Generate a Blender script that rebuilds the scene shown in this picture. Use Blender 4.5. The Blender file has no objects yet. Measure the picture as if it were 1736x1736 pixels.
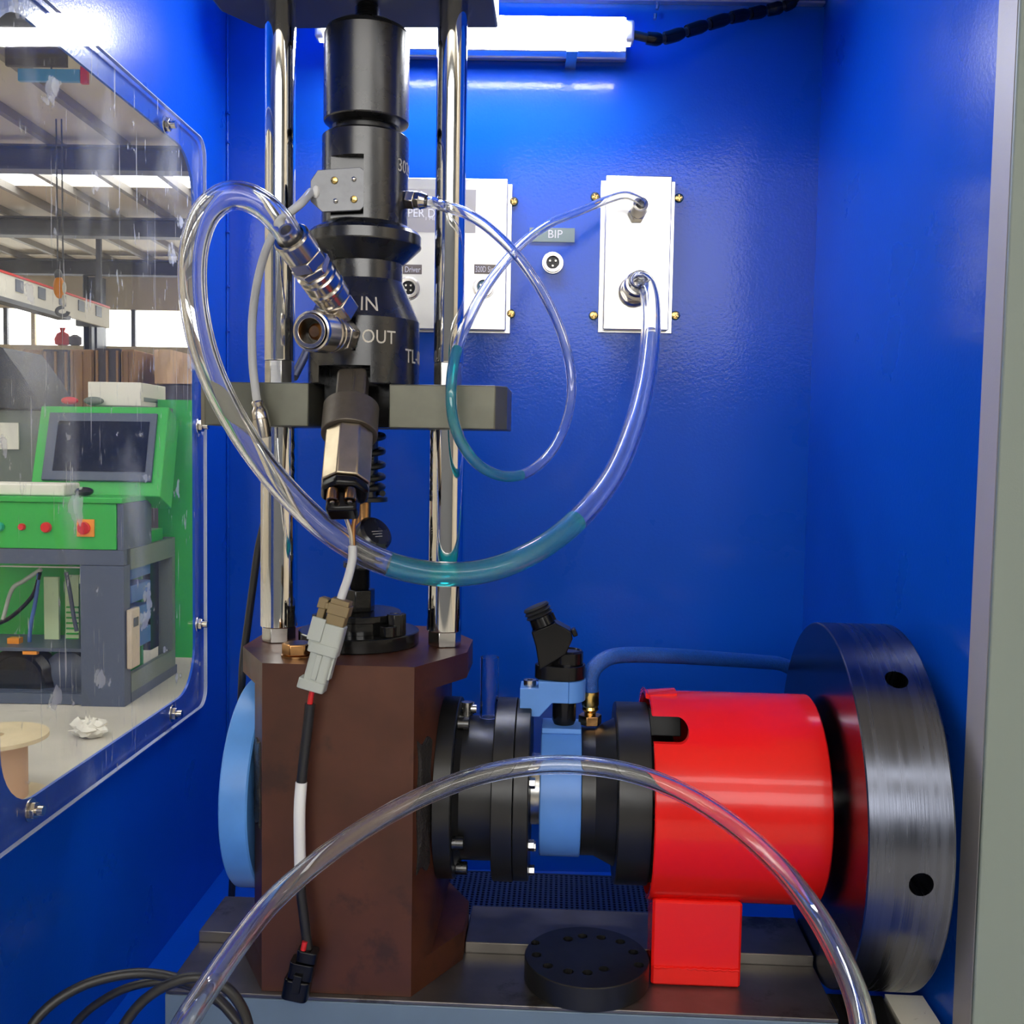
import bpy, bmesh, math, random
from mathutils import Vector, Matrix
random.seed(7)
sc = bpy.context.scene
COL = sc.collection
PI = math.pi
V = Vector
R_ = math.radians

# ------------------------------------------------------------------ camera
F = 1736.0
CAMP = V((0, 0, 1.45))
RHO = 0.0175
cy = V((17.0, 110.0, -1736.0)).normalized()          # world +Y seen from the camera
cz = V((math.sin(RHO), math.cos(RHO), 0.0))
cz = (cz - cy * cz.dot(cy)).normalized()
cx = cy.cross(cz)
CR = Matrix((cx, cy, cz))                             # camera -> world rotation
cd = bpy.data.cameras.new('camera')
cam = bpy.data.objects.new('camera', cd)
COL.objects.link(cam)
cam.matrix_world = Matrix.Translation(CAMP) @ CR.to_4x4()
cd.sensor_width = 36.0
cd.lens = 36.0 * F / 1736.0
cd.clip_start = 0.02
cd.clip_end = 200
sc.camera = cam

# ------------------------------------------------------------------ light, exposure
sc.view_settings.view_transform = 'Standard'
sc.view_settings.look = 'None'
sc.view_settings.gamma = 1.0
sc.view_settings.use_curve_mapping = False
sc.view_settings.exposure = 0.0
SKY = 6.5
LED = 95.0
wd = bpy.data.worlds.new('sky')
sc.world = wd
wd.use_nodes = True
bg = wd.node_tree.nodes['Background']
bg.inputs[0].default_value = (1.0, 0.985, 0.95, 1)
bg.inputs[1].default_value = SKY
sc.cycles.caustics_reflective = False
sc.cycles.caustics_refractive = True
sc.cycles.max_bounces = 14
sc.cycles.transmission_bounces = 14
sc.cycles.transparent_max_bounces = 16
sc.cycles.glossy_bounces = 5
sc.cycles.diffuse_bounces = 4
sc.cycles.sample_clamp_indirect = 6.0


# ------------------------------------------------------------------ pixel helpers
def ray(px, py):
    return CR @ V(((px - 868) / F, (868 - py) / F, -1.0))


def W(px, py, y):
    d = ray(px, py)
    return CAMP + d * (y / d.y)


def WZ(px, py, z):
    d = ray(px, py)
    return CAMP + d * ((z - CAMP.z) / d.z)


class Frame:
    def __init__(s, o, ex, ey, ez):
        s.o = V(o)
        s.m = Matrix((V(ex).normalized(), V(ey).normalized(), V(ez).normalized()))   # world -> local
        s.mat = Matrix.Translation(s.o) @ s.m.transposed().to_4x4()

    def px(s, px, py, v, ax=1):
        d = s.m @ ray(px, py)
        o = s.m @ (CAMP - s.o)
        return o + d * ((v - o[ax]) / d[ax])

    def loc(s, p):
        return s.m @ (V(p) - s.o)


WORLD = Frame((0, 0, 0), (1, 0, 0), (0, 1, 0), (0, 0, 1))
TH = R_(2.25)
MF = Frame(W(612, 1090, 1.05), (math.cos(TH), -math.sin(TH), 0), (math.sin(TH), math.cos(TH), 0), (0, 0, 1))
M = MF.px
LWD = V((-0.0259, -1, 0)).normalized()
LW = Frame(V((-0.4035, 1.4, 0)), LWD, V((0, 0, 1)).cross(LWD), (0, 0, 1))      # x: towards the viewer, y: into the cabinet


# ------------------------------------------------------------------ geometry builder
class G:
    def __init__(s):
        s.v = []
        s.f = []
        s.sm = 35

    def add(s, vs, fs, m=None):
        b = len(s.v)
        for p in vs:
            p = V(p)
            s.v.append(m @ p if m is not None else p)
        for f in fs:
            s.f.append([b + i for i in f])
        return s

    def bx(s, x0, x1, y0, y1, z0, z1, m=None):
        vs = [(x, y, z) for z in (z0, z1) for y in (y0, y1) for x in (x0, x1)]
        fs = [(0, 2, 3, 1), (4, 5, 7, 6), (0, 1, 5, 4), (2, 6, 7, 3), (0, 4, 6, 2), (1, 3, 7, 5)]
        return s.add(vs, fs, m)

    def prism(s, pts, a0, a1, ax='z', m=None):
        n = len(pts)
        vs = []
        for a in (a0, a1):
            for u, w in pts:
                vs.append({'z': (u, w, a), 'y': (u, a, w), 'x': (a, u, w)}[ax])
        fs = [list(range(n))[::-1], list(range(n, 2 * n))]
        fs += [(i, (i + 1) % n, n + (i + 1) % n, n + i) for i in range(n)]
        return s.add(vs, fs, m)

    def lathe(s, prof, seg=48, m=None, a0=0.0):
        """profile (r, h) revolved about local z; m places it"""
        vs, fs = [], []
        rings = []
        if seg >= 36:
            s.sm = 16
        for r, h in prof:
            if r < 1e-7:
                rings.append([len(vs)])
                vs.append((0, 0, h))
            else:
                rings.append(list(range(len(vs), len(vs) + seg)))
                for k in range(seg):
                    a = a0 + 2 * PI * k / seg
                    vs.append((r * math.cos(a), r * math.sin(a), h))
        for A, B in zip(rings, rings[1:]):
            for k in range(seg):
                k2 = (k + 1) % seg
                if len(A) == 1 and len(B) == 1:
                    continue
                if len(A) == 1:
                    fs.append((A[0], B[k], B[k2]))
                elif len(B) == 1:
                    fs.append((A[k], B[0], A[k2]))
                else:
                    fs.append((A[k], A[k2], B[k2], B[k]))
        closed = (abs(prof[0][0] - prof[-1][0]) < 1e-9 and abs(prof[0][1] - prof[-1][1]) < 1e-9)
        if not closed:
            if len(rings[0]) > 1:
                fs.append(rings[0][::-1])
            if len(rings[-1]) > 1:
                fs.append(rings[-1])
        return s.add(vs, fs, m)

    def cyl(s, p, q, r, seg=24, r2=None, a0=0.0):
        p, q = V(p), V(q)
        L = (q - p).length
        return s.lathe([(r, 0), (r if r2 is None else r2, L)], seg, axm(p, q - p), a0)

    def ring(s, p, q, ro, ri, seg=40):
        p, q = V(p), V(q)
        L = (q - p).length
        return s.lathe([(ri, 0), (ro, 0), (ro, L), (ri, L), (ri, 0)], seg, axm(p, q - p))

    def sweep(s, path, r, seg=10, ri=None):
        path = [V(p) for p in path]
        n = len(path)
        s.sm = 55
        rr = r if isinstance(r, (list, tuple)) else [r] * n
        T = []
        for i in range(n):
            T.append((path[min(i + 1, n - 1)] - path[max(i - 1, 0)]).normalized())
        u = T[0].orthogonal().normalized()
        vs = []
        frames = []
        for i in range(n):
            u = (u - T[i] * u.dot(T[i])).normalized()
            w = T[i].cross(u)
            frames.append((u.copy(), w))
        def rings(rad):
            for i in range(n):
                u_, w_ = frames[i]
                for k in range(seg):
                    a = 2 * PI * k / seg
                    vs.append(path[i] + (u_ * math.cos(a) + w_ * math.sin(a)) * rad[i])
        rings(rr)
        fs = []
        for i in range(n - 1):
            for k in range(seg):
                k2 = (k + 1) % seg
                fs.append((i * seg + k, i * seg + k2, (i + 1) * seg + k2, (i + 1) * seg + k))
        if ri is None:
            fs.append(list(range(seg))[::-1])
            fs.append([(n - 1) * seg + k for k in range(seg)])
        else:
            b = n * seg
            rings([ri] * n)
            for i in range(n - 1):
                for k in range(seg):
                    k2 = (k + 1) % seg
                    fs.append((b + i * seg + k, b + (i + 1) * seg + k, b + (i + 1) * seg + k2, b + i * seg + k2))
            for k in range(seg):
                k2 = (k + 1) % seg
                fs.append((k, b + k, b + k2, k2))
                e = (n - 1) * seg
                fs.append((e + k, e + k2, b + e + k2, b + e + k))
        return s.add(vs, fs)

    def sphere(s, c, r, seg=16, rings=10, sc_=(1, 1, 1), m=None):
        prof = [(r * math.sin(PI * i / rings), -r * math.cos(PI * i / rings)) for i in range(rings + 1)]
        prof[0] = (0, -r)
        prof[-1] = (0, r)
        mm = Matrix.Translation(V(c)) @ Matrix.Diagonal(V((*sc_, 1)))
        return s.lathe(prof, seg, (m @ mm) if m is not None else mm)


def axm(p, d):
    """matrix taking local z to direction d at p"""
    return Matrix.Translation(V(p)) @ V(d).to_track_quat('Z', 'Y').to_matrix().to_4x4()


def basis(o, ex, ey, ez):
    m = Matrix.Identity(4)
    for i, e in enumerate((ex, ey, ez)):
        for k in range(3):
            m[k][i] = e[k]
    for k in range(3):
        m[k][3] = o[k]
    return m


def spl(pts, n=8):
    """Catmull-Rom through points"""
    P = [V(p) for p in pts]
    P = [P[0] * 2 - P[1]] + P + [P[-1] * 2 - P[-2]]
    out = []
    for i in range(1, len(P) - 2):
        for k in range(n):
            t = k / n
            a, b, c, d = P[i - 1], P[i], P[i + 1], P[i + 2]
            out.append(0.5 * ((2 * b) + (c - a) * t + (2 * a - 5 * b + 4 * c - d) * t * t + (3 * b - a - 3 * c + d) * t ** 3))
    out.append(P[-2])
    return out


def rrect(x0, x1, y0, y1, r, n=6):
    out = []
    for cx_, cy_, a in ((x1 - r, y0 + r, -90), (x1 - r, y1 - r, 0), (x0 + r, y1 - r, 90), (x0 + r, y0 + r, 180)):
        for k in range(n + 1):
            t = R_(a + 90 * k / n)
            out.append((cx_ + r * math.cos(t), cy_ + r * math.sin(t)))
    return out


def ngon(n, r, a=0.0, c=(0, 0)):
    return [(c[0] + r * math.cos(a + 2 * PI * k / n), c[1] + r * math.sin(a + 2 * PI * k / n)) for k in range(n)]


def mesh_from(g, name, off, smooth=35):
    me = bpy.data.meshes.new(name)
    me.from_pydata([tuple(p - off) for p in g.v], [], g.f)
    bm = bmesh.new()
    bm.from_mesh(me)
    bmesh.ops.recalc_face_normals(bm, faces=bm.faces)
    bm.to_mesh(me)
    bm.free()
    if smooth:
        me.polygons.foreach_set('use_smooth', [True] * len(me.polygons))
        me.set_sharp_from_angle(angle=R_(g.sm if smooth == 35 else smooth))
    return me


def cut(o, g, off):
    """subtract g from object o (frame coordinates), applied at once"""
    me = mesh_from(g, 'cutter', off, 0)
    c = bpy.data.objects.new('cutter', me)
    COL.objects.link(c)
    mw = o.matrix_world.copy()
    par = o.parent
    o.parent = None
    o.matrix_world = Matrix.Identity(4)
    md = o.modifiers.new('cut', 'BOOLEAN')
    md.operation = 'DIFFERENCE'
    md.object = c
    md.solver = 'EXACT'
    bpy.context.view_layer.update()
    dg = bpy.context.evaluated_depsgraph_get()
    ne = bpy.data.meshes.new_from_object(o.evaluated_get(dg), depsgraph=dg)
    o.modifiers.remove(md)
    old = o.data
    mats = [m for m in old.materials]
    o.data = ne
    if mats and not ne.materials:
        ne.materials.append(mats[0])
    ne.polygons.foreach_set('material_index', [0] * len(ne.polygons))
    ne.polygons.foreach_set('use_smooth', [True] * len(ne.polygons))
    ne.set_sharp_from_angle(angle=R_(16))
    bpy.data.objects.remove(c)
    o.parent = par
    if par is None:
        o.matrix_world = mw
    return o


def tag(o, label=None, cat=None, group=None, kind=None):
    if label:
        o['label'] = label
    if cat:
        o['category'] = cat
    if group:
        o['group'] = group
    if kind:
        o['kind'] = kind
    return o


class Thing:
    def __init__(s, name, label=None, cat=None, base=(0, 0, 0), frame=None, group=None, kind=None):
        s.fr = frame or WORLD
        s.off = V(base)
        s.o = bpy.data.objects.new(name, None)
        s.o.empty_display_size = 0.02
        COL.objects.link(s.o)
        s.o.matrix_world = s.fr.mat @ Matrix.Translation(s.off)
        tag(s.o, label, cat, group, kind)

    def part(s, name, g, mat, parent=None, label=None, bev=0, smooth=35, kind=None):
        me = mesh_from(g, name, s.off, smooth)
        me.materials.append(mat)
        o = bpy.data.objects.new(name, me)
        COL.objects.link(o)
        o.parent = parent or s.o
        if label:
            o['label'] = label
        if kind:
            o['kind'] = kind
        if bev:
            bevel(o, bev)
        return o

    def inst(s, src, name, delta, parent=None):
        o = src.copy()
        o.name = name
        COL.objects.link(o)
        o.parent = parent or s.o
        o.location = V(src.location) + V(delta)
        return o


def bevel(o, w, seg=2):
    b = o.modifiers.new('bevel', 'BEVEL')
    b.width = w
    b.segments = seg
    b.limit_method = 'ANGLE'
    b.angle_limit = R_(40)
    b.harden_normals = False


def single(name, g, mat, label=None, cat=None, base=None, frame=None, group=None, kind=None, bev=0, smooth=35):
    fr = frame or WORLD
    if base is None:
        xs = [p.x for p in g.v]; ys = [p.y for p in g.v]; zs = [p.z for p in g.v]
        base = ((min(xs) + max(xs)) / 2, (min(ys) + max(ys)) / 2, min(zs))
    off = V(base)
    me = mesh_from(g, name, off, smooth)
    me.materials.append(mat)
    o = bpy.data.objects.new(name, me)
    COL.objects.link(o)
    o.matrix_world = fr.mat @ Matrix.Translation(off)
    tag(o, label, cat, group, kind)
    if bev:
        bevel(o, bev)
    return o


def text_g(s, size, ext, fmap):
    """glyph mesh of s; fmap(u, v, w) -> point. u centred, v from the middle of the line"""
    cu = bpy.data.curves.new('lettering', 'FONT')
    cu.body = s
    cu.size = size
    cu.align_x = 'CENTER'
    cu.align_y = 'CENTER'
    cu.extrude = ext
    cu.resolution_u = 3
    to = bpy.data.objects.new('lettering', cu)
    COL.objects.link(to)
    bpy.context.view_layer.update()
    dg = bpy.context.evaluated_depsgraph_get()
    me = bpy.data.meshes.new_from_object(to.evaluated_get(dg), depsgraph=dg)
    bm = bmesh.new(); bm.from_mesh(me)
    bmesh.ops.remove_doubles(bm, verts=bm.verts, dist=size * 1e-4)
    bmesh.ops.triangulate(bm, faces=bm.faces)
    g = G()
    g.add([fmap(v.co.x, v.co.y, v.co.z) for v in bm.verts], [[v.index for v in f.verts] for f in bm.faces])
    bm.free()
    bpy.data.objects.remove(to)
    bpy.data.meshes.remove(me)
    return g


# ------------------------------------------------------------------ materials
def pbr(name, col, rough=0.5, metal=0.0, var=0.0, vscale=20.0, bump=0.0, bscale=200.0, coat=0.0, rvar=0.0,
        stretch=(1, 1, 1), dark=None, dthr=0.6, dscale=30.0, spec=0.5, dstretch=(1, 1, 1)):
    m = bpy.data.materials.new(name)
    m.use_nodes = True
    nt = m.node_tree
    N = nt.nodes
    b = N['Principled BSDF']
    b.inputs['Base Color'].default_value = (*col, 1)
    b.inputs['Roughness'].default_value = rough
    b.inputs['Metallic'].default_value = metal
    b.inputs['Specular IOR Level'].default_value = spec
    if coat:
        b.inputs['Coat Weight'].default_value = coat
        b.inputs['Coat Roughness'].default_value = 0.07
    tc = N.new('ShaderNodeTexCoord')
    mp = N.new('ShaderNodeMapping')
    mp.inputs['Scale'].default_value = stretch
    nt.links.new(tc.outputs['Object'], mp.inputs[0])
    cur = None
    if var or rvar:
        nz = N.new('ShaderNodeTexNoise')
        nz.inputs['Scale'].default_value = vscale
        nz.inputs['Detail'].default_value = 5
        nt.links.new(mp.outputs[0], nz.inputs['Vector'])
        if var:
            rp = N.new('ShaderNodeValToRGB')
            e = rp.color_ramp.elements
            e[0].position, e[1].position = 0.3, 0.7
            e[0].color = tuple(c * (1 - var) for c in col) + (1,)
            e[1].color = tuple(min(1, c * (1 + var)) for c in col) + (1,)
            nt.links.new(nz.outputs[0], rp.inputs[0])
            cur = rp.outputs[0]
        if rvar:
            mr = N.new('ShaderNodeMapRange')
            mr.inputs[1].default_value, mr.inputs[2].default_value = 0.3, 0.7
            mr.inputs[3].default_value, mr.inputs[4].default_value = max(0.02, rough - rvar), rough + rvar
            nt.links.new(nz.outputs[0], mr.inputs[0])
            nt.links.new(mr.outputs[0], b.inputs['Roughness'])
    if dark is not None:
        mp2 = N.new('ShaderNodeMapping')
        mp2.inputs['Scale'].default_value = dstretch
        nt.links.new(tc.outputs['Object'], mp2.inputs[0])
        n2 = N.new('ShaderNodeTexNoise')
        n2.inputs['Scale'].default_value = dscale
        n2.inputs['Detail'].default_value = 8
        n2.inputs['Roughness'].default_value = 0.65
        nt.links.new(mp2.outputs[0], n2.inputs['Vector'])
        mr = N.new('ShaderNodeMapRange')
        mr.inputs[1].default_value, mr.inputs[2].default_value = dthr, dthr + 0.08
        nt.links.new(n2.outputs[0], mr.inputs[0])
        mx = N.new('ShaderNodeMix')
        mx.data_type = 'RGBA'
        nt.links.new(mr.outputs[0], mx.inputs[0])
        if cur:
            nt.links.new(cur, mx.inputs[6])
        else:
            mx.inputs[6].default_value = (*col, 1)
        mx.inputs[7].default_value = (*dark, 1)
        cur = mx.outputs[2]
    if cur:
        nt.links.new(cur, b.inputs['Base Color'])
    if bump:
        nb = N.new('ShaderNodeTexNoise')
        nb.inputs['Scale'].default_value = bscale
        nb.inputs['Detail'].default_value = 3
        nt.links.new(mp.outputs[0], nb.inputs['Vector'])
        bp = N.new('ShaderNodeBump')
        bp.inputs['Strength'].default_value = bump
        bp.inputs['Distance'].default_value = 0.001
        nt.links.new(nb.outputs[0], bp.inputs['Height'])
        nt.links.new(bp.outputs[0], b.inputs['Normal'])
        if coat:
            nt.links.new(bp.outputs[0], b.inputs['Coat Normal'])
    return m


def glassy(name, col=(1, 1, 1), ior=1.45, rough=0.0):
    m = bpy.data.materials.new(name)
    m.use_nodes = True
    b = m.node_tree.nodes['Principled BSDF']
    b.inputs['Base Color'].default_value = (*col, 1)
    b.inputs['Transmission Weight'].default_value = 1
    b.inputs['Roughness'].default_value = rough
    b.inputs['IOR'].default_value = ior
    return m


def acrylic(name, tint, haze):
    """clear sheet: straight-through transmission, fresnel gloss, scuffs and film residue"""
    m = bpy.data.materials.new(name)
    m.use_nodes = True
    nt = m.node_tree
    N = nt.nodes
    N.remove(N['Principled BSDF'])
    out = N['Material Output']
    tr = N.new('ShaderNodeBsdfTransparent'); tr.inputs[0].default_value = (*tint, 1)
    gl = N.new('ShaderNodeBsdfGlossy'); gl.inputs['Roughness'].default_value = 0.03
    fr = N.new('ShaderNodeFresnel'); fr.inputs[0].default_value = 1.2
    df = N.new('ShaderNodeBsdfDiffuse'); df.inputs[0].default_value = (0.85, 0.86, 0.84, 1)
    m1 = N.new('ShaderNodeMixShader'); m2 = N.new('ShaderNodeMixShader')
    ge = N.new('ShaderNodeNewGeometry')
    front = N.new('ShaderNodeMath'); front.operation = 'SUBTRACT'; front.inputs[0].default_value = 1.0
    nt.links.new(ge.outputs['Backfacing'], front.inputs[1])
    fm = N.new('ShaderNodeMath'); fm.operation = 'MULTIPLY'
    nt.links.new(fr.outputs[0], fm.inputs[0]); nt.links.new(front.outputs[0], fm.inputs[1])
    nt.links.new(fm.outputs[0], m1.inputs[0]); nt.links.new(tr.outputs[0], m1.inputs[1]); nt.links.new(gl.outputs[0], m1.inputs[2])
    tc = N.new('ShaderNodeTexCoord')

    def mask(scale, stretch, lo, hi, top, detail=6, rot=0.0):
        mp = N.new('ShaderNodeMapping'); mp.inputs['Scale'].default_value = stretch
        mp.inputs['Rotation'].default_value = (0, rot, 0)
        nt.links.new(tc.outputs['Object'], mp.inputs[0])
        nz = N.new('ShaderNodeTexNoise'); nz.inputs['Scale'].default_value = scale; nz.inputs['Detail'].default_value = detail
        nt.links.new(mp.outputs[0], nz.inputs['Vector'])
        mr = N.new('ShaderNodeMapRange'); mr.inputs[1].default_value = lo; mr.inputs[2].default_value = hi; mr.inputs[4].default_value = top
        nt.links.new(nz.outputs[0], mr.inputs[0])
        return mr.outputs[0]
    if haze:
        a = mask(9, (1, 1, 0.45), 0.54, 0.76, 0.34 * haze)                 # smears
        b = mask(70, (2.0, 1, 0.5), 0.67, 0.74, 0.42 * haze)              # short vertical scratches
        c = mask(24, (1, 1, 1), 0.65, 0.68, 0.45 * haze, 9)                # flakes of film
        d = mask(70, (3.0, 1, 0.10), 0.69, 0.73, 0.5 * haze, 3, 0.6)       # slanted hairlines
        def add(x, y):
            n = N.new('ShaderNodeMath'); n.operation = 'MAXIMUM'
            nt.links.new(x, n.inputs[0]); nt.links.new(y, n.inputs[1]); return n.outputs[0]
        k = add(add(a, b), add(c, d))
        pl = N.new('ShaderNodeMath'); pl.operation = 'ADD'; pl.inputs[1].default_value = 0.02 * haze
        nt.links.new(k, pl.inputs[0])
        nt.links.new(pl.outputs[0], m2.inputs[0])
    else:
        m2.inputs[0].default_value = 0.10
    nt.links.new(m1.outputs[0], m2.inputs[1]); nt.links.new(df.outputs[0], m2.inputs[2])
    nt.links.new(m2.outputs[0], out.inputs[0])
    return m


def emit(name, col, s):
    m = bpy.data.materials.new(name)
    m.use_nodes = True
    b = m.node_tree.nodes['Principled BSDF']
    b.inputs['Base Color'].default_value = (0.9, 0.9, 0.9, 1)
    b.inputs['Emission Color'].default_value = (*col, 1)
    b.inputs['Emission Strength'].default_value = s
    return m


BLUE = pbr('blue_paint', (0.002, 0.078, 0.50), 0.30, bump=0.16, bscale=300, rvar=0.04, vscale=9, spec=0.14, coat=0.35)
BLUE_L = pbr('light_blue_paint', (0.10, 0.30, 0.72), 0.34, var=0.08, vscale=30)
BLUE_M = pbr('mid_blue_anodised', (0.10, 0.27, 0.68), 0.38, var=0.05)
CHROME = pbr('chrome', (0.86, 0.86, 0.84), 0.05, 1.0, bump=0.015, bscale=120, stretch=(1, 1, 0.05))
STEEL = pbr('steel', (0.56, 0.55, 0.52), 0.26, 1.0, var=0.10, vscale=60)
NICKEL = pbr('nickel', (0.60, 0.56, 0.50), 0.21, 1.0)
STAIN = pbr('stainless_sheet', (0.80, 0.78, 0.72), 0.30, 1.0, bump=0.05, bscale=600, stretch=(1, 1, 0.06), var=0.03)
BRASS = pbr('brass', (0.78, 0.55, 0.18), 0.22, 1.0)
COPPER = pbr('oily_brass', (0.50, 0.27, 0.11), 0.25, 1.0, var=0.3, vscale=80)
BLKOX = pbr('black_oxide', (0.080, 0.080, 0.081), 0.27, 0.9, rvar=0.03, vscale=40)
BLKSAT = pbr('blackened_steel', (0.032, 0.032, 0.032), 0.34, 0.6, rvar=0.04, vscale=50, bump=0.03, bscale=400)
BLKOIL = pbr('oily_black_iron', (0.012, 0.012, 0.012), 0.14, 0.2, bump=0.10, bscale=160)
ARMG = pbr('grey_green_steel', (0.13, 0.13, 0.10), 0.42, 0.55, var=0.12, vscale=35, dark=(0.34, 0.33, 0.28), dthr=0.70, dscale=60)
PLATE = pbr('dark_plate', (0.035, 0.036, 0.04), 0.5)
PLASTIC = pbr('black_plastic', (0.006, 0.006, 0.007), 0.20, spec=0.3)
RUBBER = pbr('black_rubber', (0.014, 0.014, 0.015), 0.42)
BROWN = pbr('brown_iron', (0.080, 0.024, 0.0105), 0.42, 0.15, var=0.28, vscale=14, bump=0.04, bscale=300, dark=(0.04, 0.013, 0.007), dthr=0.56, dscale=9, rvar=0.08)
SEAL = pbr('dark_sealant', (0.022, 0.020, 0.018), 0.25, bump=1.0, bscale=420)
CAST = pbr('cast_brown_grey', (0.105, 0.088, 0.070), 0.46, 0.5, var=0.12, vscale=120, bump=0.12, bscale=500)
FACET = pbr('ground_steel_facets', (0.50, 0.42, 0.30), 0.36, 1.0, var=0.10, vscale=70)
RED = pbr('red_gloss_paint', (0.85, 0.012, 0.009), 0.22, bump=0.08, bscale=70, coat=0.25, spec=0.25)
FLYW = pbr('turned_steel', (0.120, 0.130, 0.165), 0.27, 1.0, var=0.16, vscale=150, stretch=(1, 0.03, 0.03), bump=0.06, bscale=700, rvar=0.06)
BED = pbr('ground_bed_steel', (0.20, 0.185, 0.17), 0.36, 0.8, var=0.22, vscale=18, dark=(0.10, 0.085, 0.07), dthr=0.58, dscale=12)
BEDF = pbr('bed_blue_grey_paint', (0.15, 0.21, 0.27), 0.45, var=0.06)
CREAM = pbr('worn_cream_steel', (0.90, 0.86, 0.72), 0.5, 0.2, dark=(0.20, 0.16, 0.10), dthr=0.62, dscale=90)
POST = pbr('grey_green_paint', (0.20, 0.24, 0.215), 0.5, bump=0.10, bscale=500)
POSTI = pbr('grey_mauve_sheen', (0.40, 0.38, 0.38), 0.5, bump=0.10, bscale=500)  # reflected blue and pink put into the lighter colour of the post return
GREYP = pbr('grey_plastic', (0.42, 0.45, 0.41), 0.45)
TANP = pbr('brown_plastic', (0.21, 0.15, 0.065), 0.42)
WHITE = pbr('white_sleeve', (0.80, 0.80, 0.77), 0.5)
CABLEG = pbr('grey_cable', (0.55, 0.56, 0.56), 0.4)
REDW = pbr('red_wire', (0.65, 0.02, 0.02), 0.3)
TUBE = glassy('clear_hose', (0.98, 0.985, 0.975), 1.42)
TUBE.node_tree.nodes['Principled BSDF'].inputs['Transmission Weight'].default_value = 0.968  # slight milky white in the hose wall stands in for reflections
FLUID = glassy('test_oil', (0.015, 0.62, 0.78), 1.36)
FLUID.node_tree.nodes['Principled BSDF'].inputs['Transmission Weight'].default_value = 0.65
GLASS = glassy('sight_glass', (0.98, 0.99, 1.0), 1.2)
ACR = acrylic('clear_acrylic', (0.96, 0.97, 0.96), 1.0)
ACRB = acrylic('cut_acrylic', (0.9, 0.9, 0.9), 0.0)
ACRE = pbr('acrylic_edge_light', (0.62, 0.66, 0.72), 0.2)  # bright edge-lit line of the sheet, put into a pale colour
LAMP = emit('led_diffuser', (0.96, 0.97, 1.0), LED)
ALU = pbr('aluminium', (0.70, 0.70, 0.72), 0.35, 0.9)
LBL = pbr('green_label', (0.26, 0.32, 0.27), 0.5)
LBLB = pbr('brown_label', (0.20, 0.16, 0.12), 0.5)
LBLS = pbr('etched_panel', (0.42, 0.39, 0.35), 0.45, 0.6)
INK = pbr('white_print', (0.78, 0.76, 0.70), 0.5)
ENGR = pbr('engraved_letters', (0.58, 0.54, 0.46), 0.5)
BLUEP = pbr('blue_insert', (0.10, 0.35, 0.62), 0.3)
PERF = pbr('perforated_blue_sheet', (0.03, 0.06, 0.16), 0.3, 0.5)
CLOUDY = pbr('cloudy_acrylic', (0.17, 0.175, 0.19), 0.15, var=0.15, vscale=60)
CLOTHB = None

# ------------------------------------------------------------------ cabinet shell
ZF = 0.858            # cabinet floor
ZC = 2.042            # cabinet ceiling
YB = 1.4
XL, XR = -0.4035, 0.390
g = G().bx(XL - 0.03, XR + 0.03, YB, YB + 0.03, ZF - 0.03, ZC + 0.03)
single('wall_back', g, BLUE, kind='structure')
# left wall with the window opening
sR = LW.px(327, 700, -0.002).x
zT = LW.px(186, 150, -0.002).z
zB = LW.px(170, 1272, -0.002).z
sL = LW.px(-2, 1385, -0.002).x
lw_t = Thing('wall_left', base=(0.4, 0, ZF), frame=LW, kind='structure')
lw = lw_t.part('panel', G().bx(0.0, 0.86, -0.003, 0.0, ZF - 0.03, ZC + 0.03), BLUE)
cut(lw, G().prism(rrect(sR, sL, zB, zT, 0.055, 8), -0.02, 0.02, 'y'), lw_t.off)
# folded seam with small weld tabs where the side meets the back
sg = G().bx(0.0, 0.0045, 0.0, 0.0030, ZF, ZC)
lw_t.part('corner_seam', sg, BLUE, bev=0.001)
for py in (190, 240, 392, 484, 560, 640, 1300):
    p = LW.px(384, py, 0.002)
    lw_t.part('weld_tab', G().bx(-0.001, 0.007, 0.002, 0.0042, p.z - 0.0012, p.z + 0.0012), BLUE)
# right wall
RD = V((0.014, -0.5, 0)).normalized()
RW = Frame(V((XR, YB, 0)), RD, V((0, 0, 1)).cross(RD), (0, 0, 1))    # y points outwards (+X)
single('wall_right', G().bx(0.0, 0.5, 0.0, 0.03, ZF - 0.03, ZC + 0.03), BLUE, frame=RW, kind='structure')
single('floor', G().bx(XL - 0.02, XR + 0.03, 0.56, YB, ZF - 0.03, ZF), BLUE, kind='structure')
cg = G().bx(XL - 0.03, XR + 0.03, 0.62, YB, ZC, ZC + 0.02)
single('ceiling', cg, BLUE, kind='structure')
single('trim_1', G().bx(XL + 0.002, XR - 0.002, YB - 0.012, YB - 0.0005, ZC - 0.0035, ZC - 0.0005), STAIN, kind='structure')
# front post on the right: folded sheet, one narrow return and the wide face
pe = W(1661, 758, 0.908)
pt = Thing('trim_2', base=(pe.x, 0.9, ZF), kind='structure')
pt.part('return_flange', G().bx(pe.x, pe.x + 0.003, 0.8755, 0.910, 0.0, ZC + 0.25), POSTI)
pt.part('post_face', G().bx(pe.x, pe.x + 0.13, 0.870, 0.8750, 0.0, ZC + 0.25), POST, bev=0.0015)

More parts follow.
